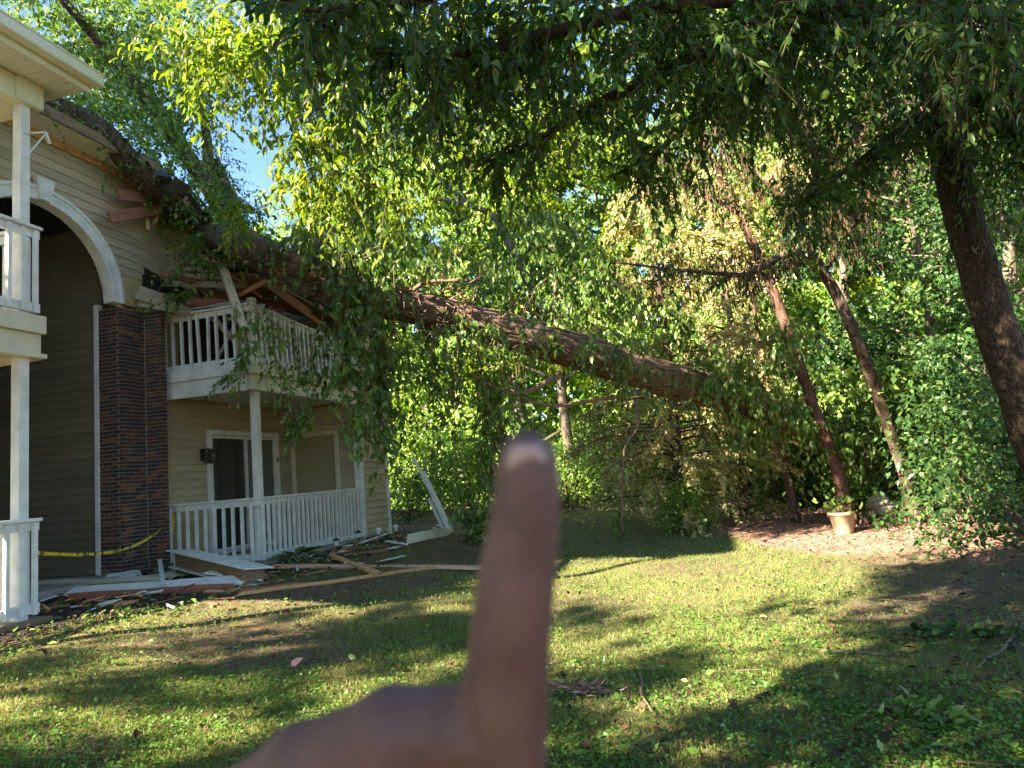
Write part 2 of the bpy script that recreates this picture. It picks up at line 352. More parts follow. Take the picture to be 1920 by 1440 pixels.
def lawn():
    def keep(X, Y, bare=.86):
        mu, so = cover(X, Y)
        pr = (1 - mu * .97) * (1 - so * .97) * (1 - bare * bareness(X, Y))
        pr = np.where((X < -6.7) & (Y < 14.6), 0, pr)
        return rng.uniform(0, 1, len(X)) < pr
    parts = []
    X, Y = scatter(500000, 2.2, 24, 1.9); k = keep(X, Y); X, Y = X[k], Y[k]; n = len(X)
    D = np.hypot(X, Y); O = np.stack([X, Y, gz(X, Y) - .004], 1)
    A = nrm(np.stack([rng.normal(0, .55, n), rng.normal(0, .55, n), rng.uniform(.5, 1.2, n)], 1)); N = rvec(n)
    V, Fc = leaves(TN, O, A, N, rng.uniform(.022, .058, n) * (1 + .02 * D), 1.1 + .10 * D); me = npmesh('lawn_grass', V, Fc)
    tag(link('lawn_grass', me, M['grass']), 'short patchy green lawn grass in front of the apartment building', None, kind='stuff')
    X, Y = scatter(300000, 2.2, 20, 2.0)
    cl = np.sin(X * 2.7 + 2 * np.sin(Y * 1.3)) + np.sin(Y * 3.1 + 1.5 * np.sin(X * 1.9)) + .8 * np.sin(7 * X + 5 * Y)
    k = keep(X, Y, .6) & (rng.uniform(-2.6, 1.6, len(X)) < cl); X, Y = X[k], Y[k]; n = len(X); D = np.hypot(X, Y)
    O = np.stack([X, Y, gz(X, Y) + rng.uniform(.004, .045, n)], 1)
    A = nrm(np.stack([rng.normal(0, 1, n), rng.normal(0, 1, n), rng.normal(.1, .3, n)], 1)); N = nrm(np.array([0, 0, 1.]) + rng.normal(size=(n, 3)) * .45)
    V, Fc = leaves(TR if False else TD, O, A, N, rng.uniform(.010, .026, n) * (1 + .05 * D), rng.uniform(1, 1.5, n)); me = npmesh('clover', V, Fc)
    tag(link('clover', me, M['clover']), 'clover and small broad weeds growing among the lawn grass', None, kind='stuff')
    # mulch chips and litter
    X = rng.uniform(-4, 9, 60000); Y = rng.uniform(8, 22, 60000); mu, so = cover(X, Y); k = rng.uniform(0, 1, 60000) < mu * .9 + .004
    X, Y = X[k], Y[k]; n = len(X); O = np.stack([X, Y, gz(X, Y) + .005], 1)
    A = nrm(np.stack([rng.normal(0, 1, n), rng.normal(0, 1, n), rng.normal(.05, .18, n)], 1)); N = nrm(np.array([0, 0, 1.]) + rng.normal(size=(n, 3)) * .5)
    V, Fc = leaves(TD, O, A, N, rng.uniform(.02, .09, n), rng.uniform(.2, .8, n))
    tag(link('mulch', npmesh('mulch', V, Fc), M['mulch']), 'reddish pine straw and bark mulch under the leaning cedars', None, kind='stuff')
    X, Y = scatter(5200, 2.3, 18, 1.7); k = (X > -6.6); X, Y = X[k], Y[k]; n = len(X)
    pr = .3 + .7 * sm((X + 1) / 3); k = rng.uniform(0, 1, n) < pr; X, Y = X[k], Y[k]; n = len(X)
    O = np.stack([X, Y, gz(X, Y) + rng.uniform(.01, .04, n)], 1)
    A = nrm(np.stack([rng.normal(0, 1, n), rng.normal(0, 1, n), rng.normal(.1, .2, n)], 1)); N = nrm(np.array([0, 0, 1.]) + rng.normal(size=(n, 3)) * .5)
    V, Fc = leaves(TO, O, A, N, rng.uniform(.035, .085, n))
    tag(link('leaf_litter', npmesh('leaf_litter', V, Fc), M['deadleaf']), 'dead brown leaves littering the lawn', None, kind='stuff')
    X, Y = scatter(1700, 2.6, 16, 1.5); k = (X > -6.6); X, Y = X[k], Y[k]; n = len(X)
    O = np.stack([X, Y, gz(X, Y) + rng.uniform(.03, .06, n)], 1)
    A = nrm(np.stack([rng.normal(0, 1, n), rng.normal(0, 1, n), rng.normal(.1, .2, n)], 1)); N = nrm(np.array([0, 0, 1.]) + rng.normal(size=(n, 3)) * .5)
    V, Fc = leaves(TO, O, A, N, rng.uniform(.03, .08, n))
    tag(link('torn_leaves', npmesh('torn_leaves', V, Fc), M['leaf_v']), 'torn green tree leaves scattered over the lawn', None, kind='stuff')
    mb = MB()
    X, Y = scatter(330, 2.4, 15, 1.6)
    for x, y in zip(X, Y):
        if x < -6.3: continue
        a = rng.uniform(0, 6.28); L = rng.uniform(.08, .4); b = a + rng.normal(0, .5)
        P = [(x, y), (x + L*.5*math.cos(a), y + L*.5*math.sin(a)), (x + L*.5*(math.cos(a)+math.cos(b)), y + L*.5*(math.sin(a)+math.sin(b)))]
        P = [(p[0], p[1], float(gz(*p)) + rng.uniform(.012, .04)) for p in P]
        mb.tube(P, [.005, .004, .002], 4)
    tag(mb.obj('twig_litter', M['twig']), 'small broken twigs strewn across the lawn', None, kind='stuff')
lawn()
def porch_litter():
    n = 2600; X = rng.uniform(-8.4, -5.3, n); Y = rng.uniform(4.6, 14.5, n); k = ~((X < -6.75) & ((Y < 5.95) | (Y > 9.2))); X, Y = X[k], Y[k]; n = len(X)
    O = np.stack([X, Y, gz(X, Y) + rng.uniform(.0, .04, n)], 1); A = nrm(np.stack([rng.normal(0, 1, n), rng.normal(0, 1, n), rng.normal(.1, .25, n)], 1)); N = nrm(np.array([0, 0, 1.]) + rng.normal(size=(n, 3))*.5)
    h = n//2; V, Fc = leaves(TO, O[:h], A[:h], N[:h], rng.uniform(.03, .10, h)); tag(link('leaf_litter', npmesh('leaf_litter', V, Fc), M['deadleaf']), 'dead leaves on the bare soil along the porches', None, kind='stuff')
    V, Fc = leaves(TO, O[h:], A[h:], N[h:], rng.uniform(.04, .10, n-h)); tag(link('torn_leaves', npmesh('torn_leaves', V, Fc), M['leaf_v']), 'torn green leaves on the bare soil along the porches', None, kind='stuff')
    for m, nm, lab, c in (('lumber', 'splinters', 'small splinters of broken framing on the soil by the porch', 70), ('white', 'siding_scraps', 'small scraps of broken white trim on the soil by the porch', 42), ('lumber_red', 'splinters', 'small dark red splinters on the soil by the porch', 50)):
        mb = MB()
        for _ in range(c):
            x, y = rng.uniform(-6.7, -5.2), rng.uniform(6.2, 13.5)
            if rng.uniform() < .4: x, y = rng.uniform(-8.3, -6.6), rng.uniform(6.4, 8.9)
            a = rng.uniform(0, 3.14); L = rng.uniform(.03, .2); z = float(gz(x, y)) + rng.uniform(.015, .06); d = np.array([math.cos(a), math.sin(a), rng.normal(0, .12)])*L
            mb.beam(np.array([x, y, z]) - d, np.array([x, y, z]) + d, rng.uniform(.01, .05), rng.uniform(.006, .02), rng.uniform(-.5, .5))
        tag(mb.obj(nm, M[m]), lab, None, kind='stuff')
porch_litter()

# BUILDING
# ------------------------------------------------------------------ apartment building
F1, F0 = -6.83, -8.60
def build_building():
    B = empty('apartment_building', (-9, 9, .35))
    tag(B, 'tan sided two storey apartment building with arched breezeway and storm crushed roof', 'building')
    part = lambda mb, name, m, bevel=0: mb.obj(name, M[m], B, bevel=bevel)
    # ---- cores (behind the siding)
    w = MB(); w.bb(-14, F0-.03, 9.10, 14.17, .47, 5.6); part(w, 'wall', 'siding')
    w = MB(); w.bb(-14, F0-.03, 3.2, 5.70, .47, 6.6); part(w, 'wall', 'siding')
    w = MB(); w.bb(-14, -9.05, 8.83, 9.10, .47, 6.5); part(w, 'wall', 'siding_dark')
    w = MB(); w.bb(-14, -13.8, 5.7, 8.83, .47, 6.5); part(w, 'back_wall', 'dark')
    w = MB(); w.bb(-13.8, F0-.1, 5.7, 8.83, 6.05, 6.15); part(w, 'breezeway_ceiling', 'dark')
    w = MB(); w.bb(-13.8, F0+.1, 5.7, 8.74, .30, .47); part(w, 'breezeway_floor', 'concrete')
    # ---- a lap board facing -Y (plane y) or +X (plane x)
    cache = {}
    def lap(y0, y1, z0, h, sag=None, m='siding', axis='Y', plane=F0, name='siding_board'):
        n = 1 if sag is None else 10
        ys = np.linspace(y0, y1, n + 1); vs = []
        for y in ys:
            dz = 0 if sag is None else sag(y, z0)
            dx = 0 if sag is None else sag(y, z0, True)
            for (o, z) in ((0, 0), (.022, .004), (.022, .022), (.004, h + .012), (-.012, h + .012), (-.012, 0)):
                vs.append((plane + o + dx, y, z0 + z + dz) if axis == 'Y' else (y, plane - o, z0 + z))
        fs = []
        for i in range(n):
            for k in range(6):
                a, b = i*6+k, i*6+(k+1) % 6; fs.append((a, b, b+6, a+6) if axis == 'X' else (a, a+6, b+6, b))
        fs.append(tuple(range(6))); fs.append(tuple(n*6+k for k in reversed(range(6))))
        me = bpy.data.meshes.new(name); me.from_pydata(vs, [], fs); me.update()
        return link(name, me, M[m], B)
    H = .138
    # breezeway side wall (faces camera)
    z = .47
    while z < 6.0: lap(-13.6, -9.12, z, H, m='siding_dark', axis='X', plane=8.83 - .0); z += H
    part(MB().bb(-9.12, -9.03, 8.74, 8.83, .47, 4.70), 'corner_trim', 'white', .006)
    # gable wall above the arch
    AC, AZ, RI, RO = 7.37, 4.64, 1.19, 1.385
    def sag(y, z, x=False):
        t = sm((y - 8.9) / 2.9)
        if x: return .10 * t + .03 * math.sin(z * 9) * t
        return -.82 * t - .05 * math.sin(z * 23) * t
    z = AZ - .05
    while z < 6.86:
        zm = z + H / 2
        top = 6.98 - .0 * z
        y1 = 9.22 if z < 5.3 else (9.75 if z < 5.45 else (10.6 if z < 5.75 else 11.7))
        y1 += rng.uniform(-.12, .12)
        if abs(zm - AZ) < RO - .08:
            dy = math.sqrt((RO - .08)**2 - (zm - AZ)**2)
            lap(5.3, AC - dy, z, H)
            if z > 5.05: lap(AC + dy, y1, z, H, sag)
            elif AC + dy < 8.75: lap(AC + dy, 8.78, z, H)
        else: lap(5.3, y1, z, H, sag)
        z += H
    part(MB().bb(F0-.02, F0+.004, 8.70, 9.20, 4.66, 5.3), 'sheathing', 'sheath')
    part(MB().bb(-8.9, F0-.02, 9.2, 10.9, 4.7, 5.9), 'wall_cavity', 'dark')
    # arch trim
    def arc(r0, r1, x0, x1, n=26):
        v, f = [], []
        for i in range(n + 1):
            a = math.pi * i / n
            for r, x in ((r0, x0), (r1, x0), (r1, x1), (r0, x1)): v.append((x, AC - r*math.cos(a), AZ + r*math.sin(a)))
        for i in range(n):
            for k in range(4): f.append((i*4+k, i*4+(k+1) % 4, i*4+4+(k+1) % 4, i*4+4+k))
        f.append((3, 2, 1, 0)); f.append((n*4, n*4+1, n*4+2, n*4+3)); mb = MB(); mb.v = v; mb.f = f; return mb
    at_ = part(arc(RI, RO, F0-.10, F0+.06), 'arch_trim', 'white', .008)
    part(arc(RO-.04, RO+.01, F0+.06, F0+.08), 'arch_molding', 'white')
    part(arc(RI+.01, RO+.03, F0-.14, F0-.10), 'arch_reveal', 'white')
    ks = MB(); ks.v = [(F0+.02, AC-.08, AZ+RI+.0), (F0+.02, AC+.08, AZ+RI+.0), (F0+.02, AC+.15, AZ+RO+.13), (F0+.02, AC-.15, AZ+RO+.13),
                       (F0+.11, AC-.08, AZ+RI+.0), (F0+.11, AC+.08, AZ+RI+.0), (F0+.11, AC+.15, AZ+RO+.13), (F0+.11, AC-.15, AZ+RO+.13)]
    ks.f = [(0,3,2,1),(4,5,6,7),(0,1,5,4),(1,2,6,5),(2,3,7,6),(3,0,4,7)]; part(ks, 'keystone', 'white', .01)
    # ---- brick pier: face F0 Y 8.75..9.22, reveal on Y=8.75, wing stepping out at Y=9.22
    z0, z1 = .42, 4.63
    part(MB().bb(-9.03, F0-.006, 8.757, 9.24, z0, z1-.02), 'mortar_core', 'mortar')
    part(MB().bb(F0-.02, -8.268, 9.228, 9.318, z0, z1-.02), 'mortar_core', 'mortar')
    me_cache = {}
    def brick_mesh(dx, dy, dz):
        k = (round(dx, 3), round(dy, 3), round(dz, 3))
        if k not in me_cache:
            mb = MB(); mb.box((0, 0, 0), k); me = mb.me('brick'); me.materials.append(M['brick']); me_cache[k] = me
        return me_cache[k]
    bl, bh, j = .165, .047, .0135
    rows = int((z1 - z0) / (bh + j)); singles = []; 
    for r in range(rows):
        zc = z0 + (r + .5) * (bh + j); last = r >= rows - 3
        off = (r % 2) * .105
        def run(a, b, horiz, fixed, off):
            x = a - off
            while x < b - .01:
                p, q = max(x, a), min(x + bl, b)
                if q - p > .03: singles.append((horiz, fixed, p, q, zc))
                x += bl + j
        run(8.752, 9.221, 'F', F0, off)            # front face
        run(-9.03, F0 - .052, 'R', 8.752, .1 - off)  # reveal facing camera
        run(F0 + .03, -8.262, 'R', 9.222, off)       # wing facing camera
        run(9.222, 9.318, 'F', -8.262, 0)
    pick = []; rest = MB()
    order = sorted(range(len(singles)), key=lambda i: (singles[i][0] == 'F' and singles[i][1] > -8.3, rng.uniform() * 0 - singles[i][4]))
    order = sorted(order, key=lambda i: 1 if (singles[i][0] == 'F' and singles[i][1] > -8.3) else (0 if singles[i][3] - singles[i][2] > .15 else .5))
    for c, i in enumerate(order):
        h_, fx, p, q, zc = singles[i]
        pr = rng.uniform(0, .004)
        if h_ == 'F': ctr, dim = (fx - .025 + pr, (p+q)/2, zc), (.05, q-p, bh)
        else: ctr, dim = ((p+q)/2, fx + .025 - pr, zc), (q-p, .05, bh)
        if c < 300:
            o = bpy.data.objects.new('brick', brick_mesh(*dim)); COL.objects.link(o); o.parent = B
            o.matrix_parent_inverse = Matrix.Translation(-Vector(B.location)); o.location = ctr
        else: rest.box(ctr, dim)
    o = rest.obj('brickwork', M['brick_i'], B); o['kind'] = 'stuff'
    # ---- white decks
    def deck(y0, y1, close_left):
        part(MB().bb(F0+.01, F1-.06, y0+.02, y1-.02, 3.24, 3.56), 'balcony_floor', 'soffit')
        part(MB().bb(F1-.06, F1, y0, y1, 3.20, 3.42), 'fascia_board', 'cream', .004)
        part(MB().bb(F1-.06, F1+.05, y0-.04, y1+.03, 3.423, 3.62), 'fascia_board', 'cream', .004)
        part(MB().bb(F1-.06, F1+.055, y0-.045, y1+.035, 3.15, 3.20), 'fascia_board', 'cream', .004)
    deck(9.56, 13.05, True); deck(3.2, 5.86, False)
    part(MB().bb(F0+.02, F1-.062, 9.50, 9.56, 3.15, 3.42), 'fascia_board', 'white', .004)
    part(MB().bb(F0+.02, F1-.062, 9.46, 9.56, 3.423, 3.60), 'fascia_board', 'white', .004)
    part(MB().bb(F0+.2, F1-.062, 5.86, 5.92, 3.15, 3.60), 'fascia_board', 'cream', .004)
    # ---- railings
    bal = MB().bb(-.021, .021, -.021, .021, 0, .93).me('baluster'); bal.materials.append(M['white'])
    def rail(a, b, z, name='railing', sp=.145, tilt=0., drop=0.):
        a = np.array(a, float); b = np.array(b, float); L = np.linalg.norm(b - a); d = (b - a) / L; nn = np.array([d[1], -d[0]])
        P = lambda t, z_: (a[0]+d[0]*t, a[1]+d[1]*t, z_)
        R_ = MB().beam(P(0, z+.955), P(L, z+.955-drop), .13, .035).obj(name, M['white'], B, bevel=.003)
        MB().beam(P(0, z+.89), P(L, z+.89-drop), .04, .09).obj('upper_rail', M['white'], R_, bevel=.003)
        MB().beam(P(0, z+.05), P(L, z+.05), .05, .10).obj('lower_rail', M['white'], R_, bevel=.003)
        n = int(L / sp)
        for i in range(n):
            t = (i + .5) * L / n
            o = bpy.data.objects.new('baluster', bal); COL.objects.link(o); o.parent = R_
            o.location = (a[0]+d[0]*t + nn[0]*.045, a[1]+d[1]*t + nn[1]*.045, z - .01 - drop * t / L * .3)
            o.rotation_euler = (0, 0, math.atan2(d[1], d[0])) if not tilt else (rng.normal(0, .02), tilt + rng.normal(0, .02), math.atan2(d[1], d[0]))
        return R_
    rail((F0+.04, 9.62), (F1-.03, 9.62), .47, sp=.165)
    rail((F1-.03, 9.62), (F1-.03, 13.02), .47, sp=.14)
    rail((F0+.04, 9.60), (F1-.03, 9.60), 3.62, sp=.165, tilt=-.03)
    rail((F1-.03, 9.62), (F1-.03, 12.95), 3.62, sp=.14, tilt=-.05, drop=.22)
    rail((F1-.03, 3.25), (F1-.03, 5.86), .47, sp=.15); rail((F1-.03, 3.25), (F1-.03, 5.86), 3.66, sp=.15)
    rail((F1-.09, 5.80), (F0+.1, 5.80), .47, sp=.15); rail((F1-.09, 5.80), (F0+.1, 5.80), 3.66, sp=.15)
    # ---- posts
    def post(x, y, z0, z1, s=.115, lean=0.):
        part(MB().beam((x, y, z0), (x + lean, y, z1), s, s, up=(0, 1, 0)), 'post', 'white', .006)
    post(F1-.09, 9.74, .42, 3.15); post(F1-.09, 5.70, .40, 3.15); post(F1-.09, 5.70, 3.62, 6.02)
    post(F1-.09, 9.74, 3.62, 4.72); part(MB().beam((F1-.15, 9.60, 4.2), (F1-.28, 9.30, 5.15), .12, .12, .3), 'broken_post', 'white', .005)
    post(F1-.09, 3.4, .40, 3.15); post(F1-.09, 3.4, 3.62, 6.02)
    # porch floors and footing
    part(MB().bb(F0-.03, F1+.02, 9.26, 13.1, .25, .44), 'porch_floor', 'concrete'); part(MB().bb(F0-.03, F1+.02, 3.2, 5.9, .25, .42), 'porch_floor', 'concrete')
    part(MB().bb(F1+.02, F1+.10, 3.2, 5.92, .22, .42), 'footing_board', 'lumber_old', .006)
    part(MB().bb(F1+.03, F1+.22, 3.2, 6.0, .20, .31), 'footing_ledge', 'concrete', .01)
    # ---- patio wall (R plane) with sliding door
    def wallboards(y0, y1, z0, z1, plane, m='siding', axis='Y', gaps=()):
        z = z0
        while z < z1 - .02:
            segs = [(y0, y1)]
            for g0, g1, gz0, gz1 in gaps:
                if gz0 - .02 < z + H/2 < gz1:
                    segs = [s for a, b in segs for s in ((a, min(b, g0)), (max(a, g1), b)) if s[1] - s[0] > .03]
            for a, b in segs: lap(a, b, z, min(H, z1 - z), m=m, axis=axis, plane=plane)
            z += H
    wallboards(9.33, 13.06, .45, 3.2, F0, gaps=((10.62, 12.80, .4, 2.72),))
    wallboards(9.33, 13.06, 3.62, 4.9, F0, gaps=((10.0, 12.3, 3.5, 5.4),))
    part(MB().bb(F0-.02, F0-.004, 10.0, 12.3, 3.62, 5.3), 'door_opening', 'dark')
    def frame(y0, y1, z0, z1, x0, x1, t=.09):
        mb = MB(); mb.bb(x0, x1, y0, y0+t, z0, z1); mb.bb(x0, x1, y1-t, y1, z0, z1); mb.bb(x0, x1, y0+t, y1-t, z1-t, z1); mb.bb(x0, x1, y0+t, y1-t, z0, z0+.05); return mb
    D = part(frame(10.62, 12.80, .46, 2.72, F0-.02, F0+.05), 'sliding_door', 'white', .005)
    D_ = lambda mb, n_, m: mb.obj(n_, M[m], D)
    D_(MB().bb(F0-.016, F0-.010, 10.72, 11.70, .52, 2.62), 'glass_pane', 'glass'); D_(MB().bb(F0-.016, F0-.010, 11.76, 12.70, .52, 2.62), 'curtain', 'curtain')
    D_(frame(10.72, 11.76, .52, 2.62, F0-.009, F0+.03, .05), 'door_sash', 'white'); D_(frame(11.74, 12.70, .52, 2.62, F0-.009, F0+.015, .05), 'door_sash', 'white')
    # end wall facing camera with closet door
    EY = 13.06
    part(MB().bb(F0-.03, F1-.0, EY+.0, EY+.06, .45, 3.2), 'end_wall', 'siding')
    part(MB().bb(F0-.03, F1-.0, EY+.0, EY+.06, 3.62, 5.7), 'end_wall', 'siding')
    wallboards(F0, F1-.12, .45, 3.2, EY, axis='X', gaps=((-8.42, -7.30, .4, 2.68),)); wallboards(F0, F1-.12, 3.62, 5.6, EY, axis='X')
    CD = MB(); 
    for a, b, c, d in ((-8.42, -8.33, .46, 2.68), (-7.39, -7.30, .46, 2.68), (-8.33, -7.39, 2.59, 2.68)): CD.bb(a, b, EY-.05, EY-.0, c, d)
    CDo = part(CD, 'closet_door', 'cream', .004)
    MB().bb(-8.33, -7.39, EY-.02, EY-.003, .48, 2.59).obj('door_panel', M['door'], CDo); MB().box((-8.25, EY-.05, 1.42), (.05, .06, .05)).obj('door_knob', M['black_metal'], CDo, bevel=.015)
    part(MB().bb(F1-.12, F1+.012, EY-.06, EY+.10, .44, 3.2), 'corner_trim', 'white', .005)
    part(MB().bb(F1-.12, F1+.012, EY-.06, EY+.10, 3.62, 5.6), 'corner_trim', 'white', .005)
    # front wall beyond the balcony
    part(MB().bb(-8.5, F1-.015, EY+.062, 14.25, .42, 5.6), 'front_wall', 'siding')
    wallboards(EY+.10, 14.18, .45, 5.5, F1)
    part(MB().bb(F1-.12, F1+.03, 14.18, 14.30, .42, 5.6), 'corner_trim', 'white', .005)
    # ---- near roof end: beam, soffit, gutter, fascia, roof
    part(MB().bb(F1-.14, F1+.0, 3.2, 5.86, 6.02, 6.30), 'porch_beam', 'cream', .006)
    part(MB().bb(F1-.0, F1+.03, 5.55, 5.87, 6.03, 6.31), 'beam_trim', 'cream', .004)
    part(MB().bb(F0, F1-.142, 5.74, 5.86, 6.02, 6.30), 'porch_beam', 'cream', .006)
    part(MB().bb(F0-.0, -6.42, 3.1, 6.10, 6.312, 6.34), 'soffit', 'soffit')
    sg = MB()
    for k in range(22): sg.bb(F0+.02, -6.44, 6.0 - k*.1, 6.008 - k*.1, 6.306, 6.312)
    part(sg, 'soffit_rib', 'soffit')['kind'] = 'stuff'
    part(MB().bb(-6.42, -6.39, 3.1, 6.12, 6.28, 6.50), 'fascia', 'cream', .004)
    g = MB(); g.bb(-6.388, -6.26, 3.1, 6.16, 6.36, 6.37); g.bb(-6.275, -6.255, 3.1, 6.16, 6.37, 6.49); g.bb(-6.29, -6.245, 3.1, 6.16, 6.49, 6.505); g.bb(-6.39, -6.25, 6.16, 6.165, 6.36, 6.5)
    part(g, 'gutter', 'cream')
    def roofplane(x0, z0, x1, z1, y0, y1, name='roof', m='shingle', t=.05):
        mb = MB(); mb.v = [(x0,y0,z0),(x1,y0,z1),(x1,y1,z1),(x0,y1,z0),(x0,y0,z0+t),(x1,y0,z1+t),(x1,y1,z1+t),(x0,y1,z0+t)]
        mb.f = [(0,3,2,1),(4,5,6,7),(0,1,5,4),(1,2,6,5),(2,3,7,6),(3,0,4,7)]; return part(mb, name, m)
    roofplane(-6.36, 6.51, -13.2, 8.7, 3.1, 6.12); roofplane(-20, 6.5, -13.2, 8.7, 3.1, 14.3)
    re = MB(); re.v = [(-6.36, 6.09, 6.34), (-8.5, 6.09, 6.34), (-8.5, 6.09, 7.15), (-6.36, 6.09, 6.50), (-6.36, 6.12, 6.34), (-8.5, 6.12, 6.34), (-8.5, 6.12, 7.15), (-6.36, 6.12, 6.50)]
    re.f = [(0,3,2,1),(4,5,6,7),(0,1,5,4),(1,2,6,5),(2,3,7,6),(3,0,4,7)]; part(re, 'rake_board', 'cream')
    roofplane(-8.15, 7.02, -13.2, 8.7, 6.13, 9.2)
    part(MB().bb(F0+.03, -8.12, 6.13, 9.0, 6.86, 6.89), 'soffit', 'soffit'); part(MB().bb(-8.14, -8.11, 6.13, 9.1, 6.86, 7.02), 'fascia', 'lumber_old')
    part(MB().beam((F0+.045, 6.2, 6.80), (F0+.045, 9.0, 6.82), .03, .13), 'frieze_board', 'lumber')
    part(MB().beam((F0+.06, 9.0, 6.80), (F0+.16, 11.4, 6.00), .04, .16), 'frieze_board', 'lumber')
    # crushed roof over the far balcony
    def slab(pts, t, name, m):
        p = np.array(pts, float); n = nrm(np.cross(p[1]-p[0], p[2]-p[0])); mb = MB(); k = len(p)
        mb.v = [tuple(q) for q in p] + [tuple(q + n*t) for q in p]
        mb.f = [tuple(reversed(range(k))), tuple(range(k, 2*k))] + [(i, (i+1) % k, k+(i+1) % k, k+i) for i in range(k)]
        return part(mb, name, m)
    slab([(-8.2, 9.2, 7.0), (-13.2, 9.2, 8.7), (-13.2, 14.3, 8.2), (-8.4, 12.2, 5.8)], .05, 'crushed_roof', 'shingle')
    slab([(-6.5, 9.5, 5.10), (-8.4, 9.9, 5.6), (-8.4, 12.9, 5.5), (-6.5, 13.2, 4.75)], .04, 'crushed_roof', 'shingle')
    slab([(-6.5, 9.4, 4.98), (-8.2, 9.8, 5.4), (-8.2, 12.8, 5.3), (-6.5, 13.1, 4.62)], .03, 'sagging_ceiling', 'lumber_old')
    for a, b in (((-6.55, 9.6, 4.92), (-6.6, 11.0, 4.65)), ((-6.7, 10.2, 5.1), (-8.0, 10.0, 4.9)), ((-6.8, 11.2, 4.9), (-8.2, 10.9, 5.2)), ((-8.3, 9.6, 4.85), (-6.9, 9.9, 4.62))):
        part(MB().beam(a, b, .04, .14, rng.uniform(-.4, .4)), 'splintered_rafter', 'lumber_red')
    for k in range(16):
        c = np.array([rng.uniform(-8.2, -6.6), rng.uniform(9.5, 11.6), rng.uniform(4.62, 5.25)]); d = nrm(rng.normal(size=3)*[1, 1, .45])*rng.uniform(.2, .55)
        part(MB().beam(c - d, c + d, rng.uniform(.03, .05), rng.uniform(.06, .14), rng.uniform(-1, 1)), 'splintered_rafter', ('lumber_red', 'lumber', 'lumber_old', 'lumber_pink')[k % 4])
    for k in range(26):
        t = k/25; c = np.array([-8.1 + 1.5*t + rng.normal(0, .08), 8.6 + 1.6*t + rng.normal(0, .12), 6.95 - 1.85*t + rng.normal(0, .06)]); d = nrm(rng.normal(size=3)*[1, 1, .5])*rng.uniform(.08, .17)
        part(MB().beam(c - d, c + d, rng.uniform(.12, .26), .008, rng.uniform(-.9, .9)), 'torn_shingle', 'shingle')
    # torn siding strips fanning out over the balcony's near end
    for i, (a, b, w) in enumerate((((-8.52, 9.05, 4.95), (-8.05, 9.75, 4.72), .15), ((-8.50, 8.95, 4.82), (-7.95, 9.8, 4.60), .14), ((-8.5, 9.0, 4.70), (-7.7, 9.8, 4.52), .13),
                                   ((-8.45, 9.5, 5.15), (-7.0, 9.75, 4.95), .15), ((-8.45, 9.55, 5.30), (-7.1, 9.8, 5.12), .15), ((-8.4, 9.6, 5.45), (-7.3, 9.9, 5.26), .15), ((-8.4, 9.7, 4.72), (-6.95, 9.7, 4.66), .12))):
        part(MB().beam(a, b, .012, w, .35 + .1*i, up=(0, 0, 1)), 'torn_siding', 'siding' if i < 6 else 'white')
    for a, b in (((-8.2, 10.3, 3.7), (-7.2, 9.9, 4.6)), ((-7.3, 10.4, 3.7), (-7.9, 10.0, 4.6)), ((-7.6, 10.6, 3.7), (-7.1, 10.0, 4.3))):
        part(MB().beam(a, b, .02, .09, .3), 'fallen_trim', 'white')
    part(MB().beam((-7.25, 9.9, 3.62), (-7.2, 9.95, 4.5), .30, .02), 'torn_siding', 'siding')
    return B
build_building()

# PROPS
# ------------------------------------------------------------------ wall lantern
def lantern():
    p = onX(380, 850, F0+.03); y, z = p[1], p[2]
    L = empty('wall_lantern', (F0+.03, y, z)); tag(L, 'black wall lantern beside the ground floor sliding door', 'lamp')
    MB().bb(F0+.025, F0+.045, y-.06, y+.06, z-.14, z+.08).obj('back_plate', M['black_metal'], L, bevel=.01)
    MB().tube([(F0+.04, y, z+.03), (F0+.12, y, z+.07), (F0+.2, y, z+.05)], .016, 8).obj('bracket_arm', M['black_metal'], L)
    MB().tube([(F0+.2, y, z+.07), (F0+.2, y, z+.02), (F0+.2, y, z-.01)], [.02, .075, .085], 10).obj('lamp_cap', M['black_metal'], L)
    c = MB()
    for sx in (-1, 1):
        for sy in (-1, 1): c.bb(F0+.2+sx*.065-.006, F0+.2+sx*.065+.006, y+sy*.065-.006, y+sy*.065+.006, z-.18, z-.01)
    c.bb(F0+.13, F0+.27, y-.07, y+.07, z-.195, z-.18); c.obj('lamp_cage', M['black_metal'], L)
    MB().bb(F0+.145, F0+.255, y-.055, y+.055, z-.178, z-.012).obj('lamp_glass', M['glass'], L)
lantern()
def bracket():
    a = onX(45, 250, F1-.03); b = onX(85, 248, F1-.03); c = onX(48, 295, F1-.03)
    t = MB().beam(a, b, .02, .02).beam(b - [0, 0, .02], c, .015, .015).beam(b, b + [0, .05, -.12], .03, .03)
    tag(t.obj('flag_bracket', M['white']), 'small white bracket sticking out of the upper near balcony post', 'bracket')
bracket()
